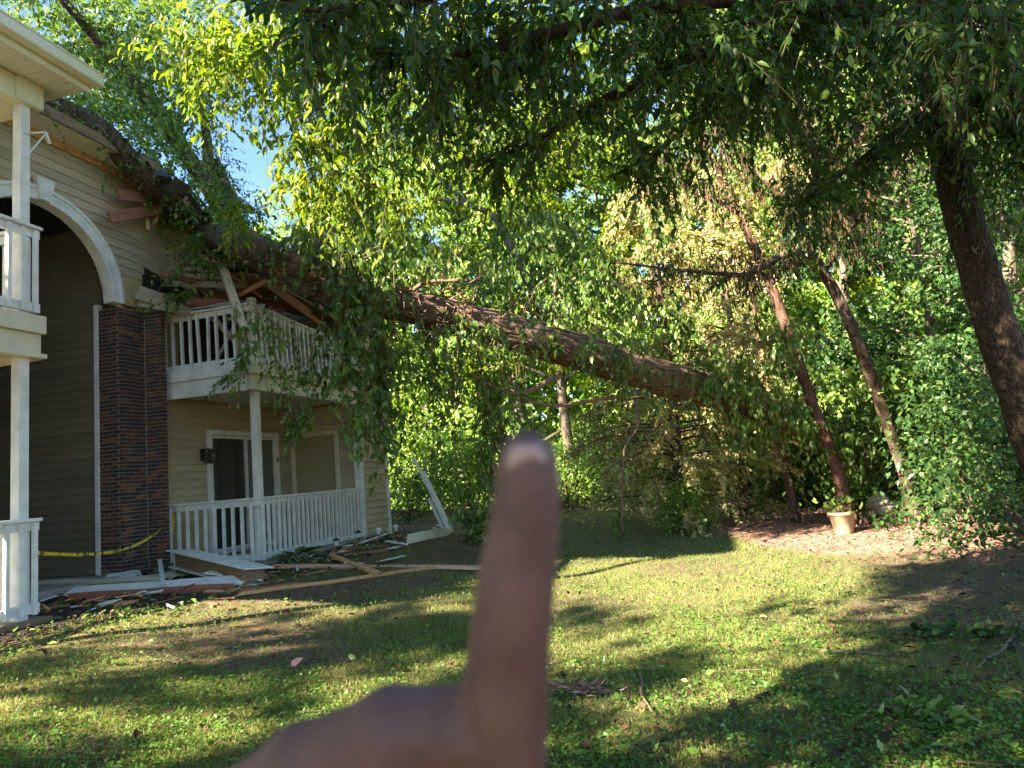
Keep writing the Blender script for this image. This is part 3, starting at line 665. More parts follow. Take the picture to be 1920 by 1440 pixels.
# ------------------------------------------------------------------ debris
def plank(pa, pb, w, h, m, label, name='loose_board', dz=.02, dzb=None, roll=0., cat_='board', group=None):
    a = gnd(*pa, dz); b = gnd(*pb, dz if dzb is None else dzb)
    c = (a + b) / 2; d = b - a; L = np.linalg.norm(d)
    mb = MB(); n = 6
    y = d / L; x = nrm(np.cross(y, (0, 0, 1))); z = np.cross(x, y); cr, sr = math.cos(roll), math.sin(roll); x, z = x*cr+z*sr, z*cr-x*sr
    # board with ragged ends
    for i, t in enumerate(np.linspace(-.5, .5, n)):
        for sx, sz in ((-1, -1), (1, -1), (1, 1), (-1, 1)):
            e = (rng.uniform(-.05, .05) if i in (0, n-1) else 0.)
            mb.v.append(tuple(np.array([sx*w/2, t*L + e, sz*h/2 + .006*math.sin(i*2.1)])))
    for i in range(n-1):
        for k in range(4): mb.f.append((i*4+k, i*4+(k+1) % 4, i*4+4+(k+1) % 4, i*4+4+k))
    mb.f += [(3, 2, 1, 0), tuple((n-1)*4+k for k in range(4))]
    o = mb.obj(name, M[m])
    o.matrix_world = Matrix([[x[0], y[0], z[0], c[0]], [x[1], y[1], z[1], c[1]], [x[2], y[2], z[2], c[2]], [0, 0, 0, 1]])
    tag(o, label, cat_, group); return o
plank((518, 1069), (905, 1072), .13, .045, 'lumber_pink', 'long pinkish board lying straight on the lawn edge behind the finger', dz=.06)
plank((442, 1121), (820, 1068), .07, .04, 'lumber', 'long thin honey coloured board angled across the grass edge', dz=.04)
plank((620, 1047), (708, 1082), .10, .04, 'lumber', 'short orange board crossing under the long pinkish board', dz=.05)
plank((455, 1112), (570, 1099), .12, .04, 'lumber_red', 'dark red board end poking out from the white soffit board', dz=.03)
plank((130, 1127), (440, 1108), .05, .09, 'lumber_red', 'long dark red strip along the lawn side of the white board', dz=.05)
plank((135, 1124), (458, 1100), .22, .03, 'white', 'longest peeling white soffit board lying by the brick pier', dz=.10, dzb=.09, roll=-.30)
plank((75, 1106), (300, 1100), .12, .03, 'cream', 'cream trim strip nearest the near railing', dz=.10, roll=-.2)
plank((75, 1094), (220, 1090), .22, .02, 'white', 'flat white panel half hidden behind the near railing', dz=.06, roll=-.2)
plank((200, 1096), (262, 1086), .30, .02, 'white', 'square broken white panel in front of the brick pier', dz=.09, roll=-.25)
plank((255, 1098), (345, 1084), .22, .02, 'cream', 'pointed cream siding shard in front of the brick pier', dz=.08, roll=-.2)
plank((300, 1080), (306, 1115), .06, .02, 'white', 'short grey stake standing up against the white board', dz=.25, dzb=.12)
plank((405, 1100), (440, 1088), .30, .015, 'white', 'small square white panel on the end of the long white board', dz=.16, roll=-.2)
plank((110, 1076), (200, 1074), .07, .04, 'lumber_red', 'thin red board on the breezeway threshold', dz=.12)
plank((622, 1045), (730, 1005), .05, .03, 'lumber', 'thin pale batten leading to the corner of the porch', dz=.05)
plank((640, 1045), (720, 1036), .18, .03, 'lumber_red', 'rust brown board flat in the flower bed nearer the lawn', dz=.03)
plank((655, 1032), (725, 1026), .14, .03, 'lumber_red', 'rust brown board flat in the flower bed nearer the wall', dz=.03)
plank((675, 1025), (735, 1003), .10, .02, 'white', 'white strip lying below the building corner', dz=.06)
plank((712, 1059), (753, 1050), .16, .015, 'white', 'small white scrap alone on the grass', dz=.05, roll=.2)
plank((727, 1034), (748, 1029), .10, .015, 'white', 'tiny white scrap beside the curled siding', dz=.04)
plank((725, 1022), (762, 1028), .05, .02, 'white', 'thin white strip touching the curled siding', dz=.07)
def overhang():
    a = gnd(345, 1082, .27); b = gnd(476, 1097, .11); d = b - a
    R_ = empty('broken_eave_box', tuple((a+b)/2)); tag(R_, 'broken boxed eave section with brown timber side and white top', 'debris')
    MB().beam(a, b, .30, .17, .1).obj('timber_core', M['lumber_old'], R_, bevel=.006)
    MB().beam(a + [-.05, -.02, .13], b + [.10, -.02, .10], .40, .02, .1).obj('top_panel', M['white'], R_)
    MB().beam(a + [0, -.06, -.10], b + [0, -.02, -.10], .36, .02, .1).obj('bottom_panel', M['white'], R_)
    MB().beam(a + [.03, -.22, .08], a + [.03, -.22, -.2], .012, .012).obj('bent_strip', M['white'], R_)
overhang()
def curled():
    R_ = empty('fallen_gutter', tuple(gnd(845, 1000))); tag(R_, 'bent white gutter and siding strip standing up against the hanging leaves', 'gutter')
    top = at(785, 880, 15.0); bot = gnd(843, 992, .05)
    bot = at(843, 992, 14.2); top = at(792, 885, 14.2)
    MB().beam(bot, top, .22, .05, .5).obj('leaning_panel', M['white'], R_)
    MB().beam(bot + [-.10, -.05, .0], top * .55 + bot * .45 + [-.10, -.05, 0], .06, .07, .5).obj('leaning_lip', M['white'], R_)
    MB().beam(top + [0, 0, -.05], top + (top - bot) * .25 + [-.05, 0, 0], .08, .02, .5).obj('torn_tip', M['white'], R_)
    P = spline([gnd(765, 1022, .12), gnd(800, 1016, .14), gnd(835, 1006, .10), gnd(850, 1000, .1)], 8)
    for k, (dz, w) in enumerate(((.04, .07), (-.02, .09), (-.07, .06))):
        mb = MB()
        for i in range(7): mb.beam(P[i] + [0, -.03*k, dz], P[i+1] + [0, -.03*k, dz*(1-.08*i)], .02, w)
        mb.obj('siding_strip', M['cream'], R_)
    for q in ((820, 985), (812, 990)): MB().beam(gnd(850, 1000, .08), at(*q, 14.1), .03, .03).obj('bent_strip', M['white'], R_)
curled()
def upper_boards():
    for i, (a, b, X, w, m, lab) in enumerate((((205, 408), (302, 392), -8.35, .17, 'lumber_red', 'longer dark red snapped board jutting from the crushed wall'),
            ((222, 365), (272, 371), -8.35, .17, 'lumber_red', 'shorter red splintered board end under the fallen limb'),
            ((322, 352), (425, 442), -8.0, .2, 'lumber_pink', 'pale pink broken board on top of the fallen limb'),
            ((288, 420), (302, 392), -8.4, .05, 'lumber', 'thin splinter of yellow wood below the snapped red board'),
            ((272, 372), (278, 430), -8.42, .04, 'cream', 'upright pale strip torn from the wall under the red boards'),
            ((500, 385), (470, 395), -8.0, .06, 'white', 'white strip of flashing lying over the broken roof'))):
        a = onX(*a, X); b = onX(*b, X); tag(MB().beam(a, b, .04, w, .1).obj('snapped_board', M[m], bevel=.003), lab, 'board')
upper_boards()
def tape():
    a = onY(318, 975, 9.58); b = onX(72, 1037, F1-.0)
    n = 30; mb = MB()
    P = [a * (1-t) + b * t + np.array([0, 0, -.30 * 4 * t * (1-t) * (1 - .45*t)]) for t in np.linspace(0, 1, n)]
    for i, p in enumerate(P):
        tw = .5 * math.sin(i * .55); u_ = np.array([.3*math.sin(tw), .2*math.sin(tw), math.cos(tw)*.8]) * .024
        mb.v += [tuple(p + u_), tuple(p - u_)]
    for i in range(n-1): mb.f.append((2*i, 2*i+1, 2*i+3, 2*i+2))
    T = tag(mb.obj('caution_tape', M['tape']), 'yellow caution tape sagging across the breezeway to the brick pier', 'tape')
    k = MB(); k.bb(-.045, .045, -.045, .045, -.16, .16); o = k.obj('tape_knot', M['tape'], T); o.location = tuple(a + [-.02, .03, -.05])
    mb = MB(); P = [onY(845, 963, 21) , onY(925, 960, 21.3), onY(1000, 961, 21.6), onY(1115, 958, 22)]
    P = spline(P, 20)
    for i, p in enumerate(P): mb.v += [tuple(p + [0, 0, .045]), tuple(p - [0, .02, .045])]
    for i in range(19): mb.f.append((2*i, 2*i+1, 2*i+3, 2*i+2))
    tag(mb.obj('caution_tape', M['tape']), 'yellow caution tape stretched across the far end of the lawn', 'tape')
    for q, lab in (((845, 963), 'thin wooden stake holding the left end of the far tape'), ((1115, 958), 'thin wooden stake holding the right end of the far tape')):
        p = onY(*q, 21 if q[0] < 900 else 22); z = float(gz(p[0], p[1]))
        tag(MB().tube([(p[0], p[1], z-.05), (p[0], p[1], p[2]+.12)], .018, 6).obj('stake', M['lumber_old']), lab, 'stake')
tape()
def fence():
    R_ = empty('wooden_fence', tuple(gnd(790, 985))); tag(R_, 'low dark wooden rail fence behind the building corner', 'fence')
    y = 19.5
    a = onY(700, 963, y); b = onY(935, 962, y + 1); zb = float(gz(a[0], y))
    for dz in (0, -.38): MB().beam(a + [0, 0, dz], b + [0, 0, dz], .05, .2).obj('rail', M['lumber_old'], R_, bevel=.01)
    for t in (0, .33, .66, 1):
        p = a * (1-t) + b * t; MB().bb(p[0]-.06, p[0]+.06, p[1]-.02, p[1]+.1, zb-.1, p[2]+.15).obj('post', M['lumber_old'], R_, bevel=.01)
fence()
def solar():
    labs = ['solar path light nearest the hosta in front of the porch railing', 'solar path light at the foot of the white railing corner', 'solar path light just left of the building corner', 'solar path light just right of the building corner trim']
    for (x, y), lab in zip(((632, 1041), (673, 1024), (711, 1018), (743, 1011)), labs):
        p = gnd(x, y); L = empty('path_light', tuple(p)); tag(L, lab, 'path light', 'solar path lights in the flower bed')
        MB().tube([p + [0, 0, -.03], p + [0, 0, .16]], .012, 6).obj('stake', M['black_metal'], L)
        MB().tube([p + [0, 0, .16], p + [0, 0, .24]], [.03, .045], 10).obj('lamp_body', M['plastic'], L)
        MB().tube([p + [0, 0, .24], p + [0, 0, .255], p + [0, 0, .29]], [.065, .06, .02], 12).obj('lamp_cap', M['plastic'] if y < 1020 else M['black_metal'], L)
solar()
def hosta(x, y, r, lab, n=26):
    p = gnd(x, y); a = rng.uniform(0, 6.28, n); e = rng.uniform(.2, 1.2, n)
    d = np.stack([np.cos(a)*np.cos(e), np.sin(a)*np.cos(e), np.sin(e)], 1)
    st = MB(); O = p + d * r * .55
    for q in O[:14]: st.tube([p, (p+q)/2 + [0, 0, .03], q], [.006, .005, .004], 4)
    H_ = empty('hosta', tuple(p)); tag(H_, lab, 'plant'); st.obj('stem', M['leaf_v'], H_)
    A = d * [1, 1, .35] + [0, 0, -.15]; N = nrm(np.array([0, 0, 1.]) + rng.normal(size=(n, 3))*.2)
    leafobj('foliage', [leaves(TO, O, A, N, rng.uniform(.6, 1., n) * r, 1.15)], M['hosta'], H_)
hosta(562, 1060, .36, 'largest variegated hosta in front of the white porch railing', 34)
hosta(418, 1063, .30, 'rounded dark hosta behind the boxed eave section', 34)
hosta(318, 1082, .26, 'small variegated hosta at the foot of the brick pier', 22)
hosta(352, 1070, .16, 'tiny hosta between the brick pier and the railing', 12)
hosta(690, 1034, .16, 'small strappy plant among the path lights', 12)
def pot(p, rt, rb, h, m, lab, tilt=0., az=0.):
    R_ = empty('plant_pot', (0, 0, 0)); tag(R_, lab, 'pot')
    mb = MB(); n = 28; prof = [(rb*.96, 0), (rb, .01), (rt*.97, h*.86), (rt*1.05, h*.87), (rt*1.06, h), (rt*.99, h), (rt*.93, h*.86), (rb*.9, .03)]
    for r, z in prof:
        for k in range(n): mb.v.append((r*math.cos(2*math.pi*k/n), r*math.sin(2*math.pi*k/n), z))
    for i in range(len(prof)-1):
        for k in range(n): mb.f.append((i*n+k, i*n+(k+1) % n, (i+1)*n+(k+1) % n, (i+1)*n+k))
    mb.f.append(tuple(reversed(range(n)))); mb.obj('pot_body', M[m], R_, True)
    s = MB(); s.tube([(0, 0, .03), (0, 0, h*.72)], [rb*.9, rt*.9], n); s.obj('soil', M['soil'], R_)
    R_.location = tuple(p); R_.rotation_euler = (tilt*math.cos(az), tilt*math.sin(az), 0); return R_
pb = gnd(1583, 1001)
P1 = pot(pb, .205, .145, .37, 'pot', 'upright cream plastic pot full of clippings at the foot of the cedar')
n = 90; O = np.stack([rng.normal(0, .12, n), rng.normal(0, .12, n), rng.uniform(.34, .62, n)], 1)
o = leafobj('clippings', [leaves(TO, O, rvec(n) + [0, 0, .2], rvec(n), rng.uniform(.06, .13, n))], M['leaf_v'], P1); o.matrix_parent_inverse = Matrix.Identity(4)
n = 50; O = np.stack([rng.normal(0, .12, n), rng.normal(0, .12, n), rng.uniform(.34, .5, n)], 1)
o = leafobj('dry_clippings', [leaves(TO, O, rvec(n), rvec(n), rng.uniform(.06, .13, n))], M['deadleaf'], P1); o.matrix_parent_inverse = Matrix.Identity(4)
pb2 = gnd(1676, 978, .16)
pot(pb2, .21, .15, .40, 'pot_grey', 'tipped over greyish pot between the two leaning trunks', tilt=1.05, az=-2.3)
def litter_things():
    p = gnd(545, 1257, .03)
    V, Fc = leaves(TO, np.array([p]), np.array([[.5, .3, .35]]), np.array([[.2, -.8, .6]]), .11)
    tag(link('dead_leaf', npmesh('dead_leaf', V, Fc), M['leafpink']), 'single pinkish dead leaf standing on the left lawn', 'leaf')
    # reddish frond clump
    for (x, y), lab, n in (((1095, 1302), 'reddish brown dead cedar frond lying on the lawn beside the finger', 260), ((1050, 1297), 'dull brown dead frond partly hidden by the finger', 160)):
        p = gnd(x, y, .02); n = n//3; a = rng.normal(0, .5, n) + (0.2 if x > 1070 else 2.9); O = p + np.stack([rng.normal(0, .09, n), rng.normal(0, .04, n), rng.uniform(0, .03, n)], 1)
        A = np.stack([np.cos(a), np.sin(a), rng.normal(.1, .3, n)], 1)
        tag(leafobj('dead_frond', [leaves(TD, O, A, rvec(n), rng.uniform(.05, .11, n), .35)], M['mulch']), lab, 'frond')
    # leafy branch lying at right
    for (x, y), L, lab in (((1700, 1190), .9, 'dark leafy broken branch lying on the right side of the lawn'), ((1640, 1340), .35, 'small pale leaf sprig lying at the lower right of the lawn'),
                           ((1290, 990), .5, 'fallen green sprig at the edge of the sunlit grass')):
        p = gnd(x, y, .05); d = nrm(np.array([.9, -.35, .05])); Q = np.array([p + d*L*t for t in np.linspace(0, 1, 6)])
        for q in Q: q[2] = float(gz(q[0], q[1])) + .05
        R_ = empty('fallen_branch', tuple(p)); tag(R_, lab, 'branch'); MB().tube(Q, np.linspace(.012, .004, 6), 6).obj('stem', M['twig'], R_)
        nt_ = int(26 * L) + 5; b, t = along(Q, nt_); dd = nrm(t + rng.normal(size=(nt_, 3)) * [.8, .8, .12])
        leafobj('leaf_spray', [twigs(b, dd, rng.uniform(.1, .3, nt_) * (L + .3), 6, .09, .05, TO, .0)], M['leaf_b'] if L > .5 else M['leaf_v'], R_)
    for pts, lab in (([(1200, 1265), (1205, 1290), (1203, 1310), (1225, 1345)], 'short curved stick on the grass to the right of the finger'),
                     ([(1900, 1200), (1880, 1228), (1850, 1245), (1835, 1262)], 'forked pale stick at the right edge of the lawn'),
                     ([(1540, 1228), (1620, 1232), (1670, 1236)], 'long thin straight stick across the shaded right lawn'),
                     ([(1290, 1040), (1270, 1028), (1262, 1034)], 'small pale stick by the edge of the sunlight')):
        P = spline([gnd(x, y, .03) for x, y in pts], 9); tag(MB().tube(P, np.linspace(.013, .006, 9), 6, .1).obj('stick', M['vine'], smooth=True), lab, 'stick')
litter_things()

# TREES
# ------------------------------------------------------------------ fallen tree
def barklimb(mb, pts, n=200, sides=56, amp=.03, cell=.30, around=22):
    P = spline(pts, n); C3 = P[:, :3]; r = P[:, 3]; L = np.concatenate([[0], np.cumsum(np.linalg.norm(np.diff(C3, axis=0), axis=1))])
    def vn(cl, ar):
        G = rng.uniform(0, 1, (int(L[-1]/cl) + 3, ar)); u = L[:, None]/cl + 0*np.arange(sides); a = (np.arange(sides)/sides*ar)[None] + .12*ar*np.sin(L*.7)[:, None]/6
        i = u.astype(int); fu = sm(u - i); j_ = np.floor(a).astype(int); fa = sm(a - j_); g = lambda p, q: G[np.minimum(p, len(G)-1), q % ar]
        return (g(i, j_)*(1-fu)+g(i+1, j_)*fu)*(1-fa) + (g(i, j_+1)*(1-fu)+g(i+1, j_+1)*fu)*fa
    h = 1 - 2*np.abs(vn(cell, around) - .5); h = h*.65 + .35*(1 - 2*np.abs(vn(cell*.45, around*2) - .5)); h2 = vn(cell*4, 5)
    tan = nrm(np.gradient(C3, axis=0)); x = nrm(np.cross(tan[0], [0, 0, 1.] if abs(tan[0][2]) < .9 else [1., 0, 0])); b0 = len(mb.v)
    th = 2*np.pi*np.arange(sides)/sides
    for i in range(n):
        x = nrm(x - tan[i]*(x @ tan[i])); y = np.cross(tan[i], x); s_ = min(1, r[i]/.2)
        rr = r[i]*(1 + .16*(h2[i]-.5)) + amp*s_*(h[i]-.6)
        mb.v += [tuple(q) for q in C3[i] + rr[:, None]*(np.cos(th)[:, None]*x + np.sin(th)[:, None]*y)]
    for i in range(n-1):
        for k in range(sides): k2 = (k+1) % sides; mb.f.append((b0+i*sides+k, b0+i*sides+k2, b0+(i+1)*sides+k2, b0+(i+1)*sides+k))
    return C3[np.linspace(0, n-1, 90).astype(int)]
def limb(mb, pts, n=24, sides=14, wob=.07):
    P = spline(pts, n); mb.tube(P[:, :3], P[:, 3], sides, wob); return P[:, :3]
def px(x, y, D, r): return np.append(at(x, y, D), r)
def pX(x, y, X, r): return np.append(onX(x, y, X), r)
def fallen():
    T = empty('fallen_tree', tuple(gnd(1790, 960))); tag(T, 'huge uprooted tree fallen across the yard onto the apartment roof, hung with vines', 'tree')
    mb = MB(); trunk = [px(1860, 930, 15.6, .58), px(1760, 885, 15.0, .40), px(1600, 830, 14.3, .30), px(1400, 755, 13.4, .29), px(1250, 712, 12.7, .30), px(1050, 650, 12.0, .28),
             px(850, 595, 11.5, .27), px(700, 558, 11.0, .27), px(560, 512, 10.7, .28), px(450, 455, 10.5, .24)]
    TP = barklimb(mb, trunk, 230, 60, .075, .42, 24); mb.obj('trunk', M['bark_fallen'], T, True)
    mb = MB(); A = barklimb(mb, [px(520, 495, 10.6, .30), px(450, 460, 10.5, .25), pX(375, 420, -8.15, .21), pX(300, 355, -8.15, .21), pX(250, 310, -8.2, .19), pX(190, 245, -8.2, .16), pX(120, 205, -8.2, .13), pX(50, 170, -8.2, .1)])[::2]
    mb.obj('limb', M['bark'], T, True)
    mb = MB(); Bp = barklimb(mb, [px(500, 485, 10.8, .26), pX(440, 430, -8.9, .23), pX(400, 365, -9.3, .19), pX(345, 285, -9.6, .17), pX(280, 195, -9.9, .16), pX(225, 130, -10.2, .13), pX(170, 60, -10.4, .1), pX(100, -20, -10.6, .06)])[::2]
    mb.obj('limb', M['bark'], T, True)
    mb = MB(); C_ = limb(mb, [pX(420, 395, -9.2, .15), pX(395, 330, -9.6, .13), pX(385, 240, -9.9, .1), pX(370, 150, -10, .06)], 24, 12); mb.obj('limb', M['bark'], T, True)
    mb = MB(); D_ = limb(mb, [pX(440, 400, -9.0, .12), pX(425, 350, -9.1, .10), pX(405, 300, -9.3, .08)], 14, 10); mb.obj('limb', M['bark'], T, True)
    # pale upper limbs over the trunk, further back
    ups = [[px(520, 500, 11.4, .16), px(620, 440, 12, .09), px(700, 390, 12.5, .05), px(760, 375, 12.6, .03)],
           [px(1020, 600, 13, .10), px(960, 470, 13.5, .09), px(930, 410, 13.8, .07), px(880, 385, 14, .05), px(800, 370, 14, .03)],
           [px(880, 385, 14, .05), px(830, 340, 14, .04), px(760, 270, 14, .03), px(700, 200, 14, .015)],
           [px(760, 560, 11.2, .05), px(800, 530, 11.2, .035), px(900, 525, 11.2, .02)], [px(1050, 700, 11.6, .05), px(1000, 730, 11.2, .035), px(950, 735, 11.0, .03), px(880, 700, 10.8, .018)],
           [px(1200, 735, 12.3, .05), px(1120, 750, 11.8, .035), px(1030, 760, 11.4, .03), px(950, 735, 11.2, .02)], [px(1190, 745, 12.2, .03), px(1195, 800, 12, .025), px(1170, 850, 11.9, .02), px(1165, 1000, 12.2, .02)]]
    UP = []
    for k, u in enumerate(ups):
        mb = MB(); UP.append(limb(mb, u, 18, 8)); mb.obj('limb', M['bark_pale'] if k < 3 else M['vine'], T, True)
    # root plate
    mb = MB(); base = TP[0]
    for k in range(22):
        a = rng.uniform(0, 6.28); d = nrm(np.array([.5, .2, 0]) + np.array([-.2*math.cos(a), math.cos(a), math.sin(a)])); L = rng.uniform(.6, 1.3)
        Q = np.array([base + d*L*t + rng.normal(0, .06, 3)*t for t in np.linspace(0, 1, 6)]); mb.tube(Q, np.linspace(.12, .02, 6), 6, .1)
    mb.obj('root', M['bark'], T, True)
    # woody vines over the trunk
    v = MB()
    for k in range(60):
        t0 = rng.uniform(.05, .93); L = rng.uniform(.08, .25); i0 = int(t0*89); i1 = min(89, i0 + int(L*89)); 
        if i1 - i0 < 4: continue
        a0 = rng.uniform(0, 6.28); tw = rng.normal(0, 1.3); Q = []
        for i in range(i0, i1, 2):
            tt = (i-i0)/(i1-i0); a = a0 + tw*tt; tan = nrm(TP[min(i+1, 89)] - TP[i-1 if i else 0]); x = nrm(np.cross(tan, (0, 0, 1))); y = np.cross(x, tan)
            rr = .31 - .03*(i/89) + .03*math.sin(i*.9+k); Q.append(TP[i] + rr*(math.cos(a)*x + math.sin(a)*y))
        if len(Q) > 2: v.tube(Q, np.full(len(Q), rng.uniform(.006, .018)), 6, .1)
    v.obj('bark_vine', M['vine'], T, True)
    # broken vine snarls
    v = MB()
    for (x, y, D, s, n) in ((1230, 800, 12.3, .35, 26), (1420, 760, 12.8, .4, 30), (850, 585, 11, .5, 30), (1420, 700, 12.6, .35, 14), (950, 640, 11.2, .5, 24), (760, 560, 10.7, .5, 20)):
        c = at(x, y, D)
        for k in range(n):
            q = c + rng.normal(0, s*.6, 3)*[1, .5, .5]; d = rvec(1)[0]*s*.7 + [0, 0, -s*.35]
            v.tube(spline([q, q + d*.5 + rng.normal(0, .06, 3), q + d + rng.normal(0, .1, 3)], 7), np.linspace(.012, .004, 7), 5)
    v.obj('vine_snarl', M['vine'], T, True)
    # snapped twigs standing up out of the trunk
    v = MB()
    for (x, y, D, s_, n) in ((800, 535, 11.2, 60, 16), (900, 560, 11.5, 60, 16), (640, 490, 10.7, 60, 12), (1000, 600, 11.8, 50, 12), (1300, 690, 12.4, 60, 12), (1430, 740, 12.8, 60, 14)):
        for k in range(n):
            q = at(x + rng.normal(0, s_), y + rng.normal(0, 10), D + rng.normal(0, .2)); d = nrm(np.array([rng.normal(.3, .7), rng.normal(0, .5), rng.uniform(.1, 1)])); L = rng.uniform(.2, .75)
            v.tube(spline([q, q + d*L*.5 + rng.normal(0, .05, 3), q + d*L + rng.normal(0, .1, 3)], 7), np.linspace(rng.uniform(.008, .018), .003, 7), 5)
    v.obj('twig', M['vine'], T, True)
    # hanging vines
    h = MB(); parts = []; parts_y = []
    def hang(x, y, D, L, nl, size, spread=.12, sway=.12, dst=parts):
        b = at(x, y, D); m = 10; t = np.linspace(0, 1, m)
        P = b + np.stack([np.cumsum(rng.normal(0, sway/4, m)), np.cumsum(rng.normal(0, sway/4, m)), -L*t], 1)
        g0 = gz(P[:, 0], P[:, 1]) + .03; P[:, 2] = np.maximum(P[:, 2], g0)
        h.tube(P, np.linspace(.007, .003, m), 4)
        pts, tn = along(P, nl); d = nrm(rng.normal(size=(nl, 3))*[1, 1, .25] + [0, 0, -.35])
        dst.append(twigs(pts, d, rng.uniform(.06, .2, nl)*(spread/.12), 3, size, .5, TO, .85))
    def topline(x): return np.interp(x, [450, 560, 700, 850, 1050, 1250, 1450], [470, 530, 565, 600, 650, 720, 770])
    for k in range(25): x = rng.normal(660, 34); hang(x, topline(x)-60+rng.uniform(-15, 40), rng.uniform(9.7, 10.5), rng.uniform(.8, 3.0), 20, .145)
    for k in range(12): x = rng.uniform(690, 740); hang(x, 640, rng.uniform(10, 10.8), rng.uniform(1.3, 2.4), 20, .12)
    for k in range(26): x = rng.uniform(730, 990); hang(x, topline(x)+20, rng.uniform(10.6, 11.6), rng.uniform(.8, 2.6), 16, .11)
    for k in range(16): x = rng.normal(905, 22); hang(x, 700, rng.uniform(11.0, 11.6), rng.uniform(2.0, 2.9), 26, .12)
    for k in range(24): x = rng.uniform(990, 1330); hang(x, topline(x)-30, rng.uniform(11.6, 12.2), rng.uniform(.3, .9), 9, .11)
    for k in range(17): x = rng.uniform(490, 640); hang(x, rng.uniform(600, 740), 9.9, rng.uniform(.3, .9), 7, .10)
    for k in range(14): x = rng.uniform(430, 520); hang(x, rng.uniform(560, 690), 9.3, rng.uniform(.2, .5), 7, .10)
    for k in range(10): x = rng.uniform(530, 590); hang(x, rng.uniform(740, 800), 9.8, rng.uniform(.15, .45), 8, .10)
    h.obj('hanging_vine', M['vine'], T)
    leafobj('vine_foliage', parts, M['leaf_v'], T)
    # leafy spray over the balcony's near end
    P = spline([onY(470, 455, 9.4), onY(420, 500, 9.3), onY(360, 540, 9.1), onY(300, 570, 9.0)], 20)
    mb = MB().tube(P, np.linspace(.02, .006, 20), 6); Q = spline([onY(440, 500, 9.2), onY(350, 490, 9.1), onY(285, 560, 8.9)], 14); mb.tube(Q, np.linspace(.012, .004, 14), 5)
    Q2 = spline([onY(400, 440, 9.3), onY(350, 460, 9.2), onY(330, 520, 9.1)], 12); mb.tube(Q2, np.linspace(.012, .004, 12), 5); Q3 = spline([onY(470, 640, 9.3), onY(440, 690, 9.3), onY(400, 735, 9.2)], 12); mb.tube(Q3, np.linspace(.012, .004, 12), 5)
    mb.obj('twig', M['vine'], T); ps = []
    for R_, c in ((P, 34), (Q, 22), (Q2, 16), (Q3, 16)):
        b, t = along(R_, c, .1, 1); ps.append(twigs(b, t*.5 + rvec(c)*.7, rng.uniform(.1, .32, c), 5, .12, .5, TO, .55))
    leafobj('foliage', ps, M['leaf_v'], T)
    # foliage along the two roof limbs + crown on the roof
    ps = []; tw = MB()
    for R_, c, L0, lo in ((A, 150, .45, .0), (Bp, 210, .7, .0), (C_, 90, .6, .1), (D_, 40, .5, 0)):
        b, t = along(R_, c, lo, 1); d = rvec(c) + [0, 0, .1]; L = rng.uniform(.4, 1.3, c)*L0
        b = b + d*rng.uniform(0, .5, (c, 1))*L0
        ps.append(twigs(b, d, L, 12, .085, .45, TD, .5)); twiglines(tw, b[:70], d[:70], L[:70], .45)
    # crown clumps beyond the roof edge
    for (x, y, D, s, c) in ((20, 20, 17, 1.3, 120), (120, 90, 16.5, 1.3, 120), (230, 20, 16.5, 1.3, 120), (330, 140, 15.5, 1.1, 90), (330, -10, 16.5, 1.2, 90), (250, 140, 15, 1., 80), (60, 60, 15, 1.1, 60), (140, 40, 15, 1.2, 70), (230, 60, 14.5, 1.1, 70), (330, 70, 14.5, 1.0, 70), (240, 230, 13.5, .8, 70), (180, 180, 13, .7, 60), (300, 250, 12.5, .5, 40), (330, 150, 13.5, .8, 60), (420, 60, 14.5, .9, 60), (370, 380, 12, .45, 50), (420, 420, 11.6, .4, 40), (130, 120, 14, .8, 50), (280, 320, 12, .4, 36), (390, 130, 14, .5, 30)):
        b = at(x, y, D) + rng.normal(size=(c, 3))*s*.55; d = rvec(c); L = rng.uniform(.3, .9, c); ps.append(twigs(b, d, L, 15, .13, .5, TD, .5)); twiglines(tw, b[:14], d[:14], L[:14], .5)
    tw.obj('twig', M['twig'], T); leafobj('foliage', ps, M['leaf_v'], T)
    # sunlit drooping foliage over the middle of the trunk
    ps = []; tw = MB()
    for (x, y, D, sx, sy, c) in ((860, 600, 10.9, 50, 20, 20), (1110, 640, 11.2, 50, 20, 12), (1330, 700, 12.0, 40, 30, 24), (1030, 430, 13.4, 85, 50, 150), (1090, 500, 13.3, 70, 60, 150), (960, 510, 13.0, 60, 60, 90), (1150, 560, 13.0, 60, 40, 80), (1050, 560, 12.8, 60, 30, 50), (1270, 600, 13.4, 45, 60, 70), (900, 530, 12.4, 60, 40, 40),
                                 (560, 450, 10.6, 60, 30, 55), (640, 470, 10.6, 60, 30, 55), (720, 500, 10.8, 70, 40, 50), (800, 480, 11.6, 70, 50, 55), (1370, 680, 12.6, 60, 40, 60), (1470, 640, 12.0, 60, 50, 55), (700, 420, 12, 70, 50, 50), (1240, 420, 14, 60, 50, 60), (1180, 640, 11.6, 50, 18, 14), (960, 610, 10.9, 60, 22, 24), (1400, 730, 12.4, 60, 25, 50), (1500, 780, 12.9, 60, 40, 90), (1600, 820, 13.0, 60, 50, 110), (1680, 760, 12.8, 50, 60, 80), (1400, 800, 12.9, 50, 25, 50)):
        b = np.array([at(rng.normal(x, sx*.55), rng.normal(y, sy*.55), D + rng.normal(0, .35)) for _ in range(c)]); d = nrm(rng.normal(size=(c, 3)) + [0, 0, -.2]); L = rng.uniform(.15, .5, c)
        ps.append(twigs(b, d, L, 8, .13, .9, TO, 1.3)); twiglines(tw, b[:25], d[:25], L[:25], .9, .005)
    tw.obj('twig', M['vine'], T); leafobj('foliage', ps, M['leaf_v'], T)
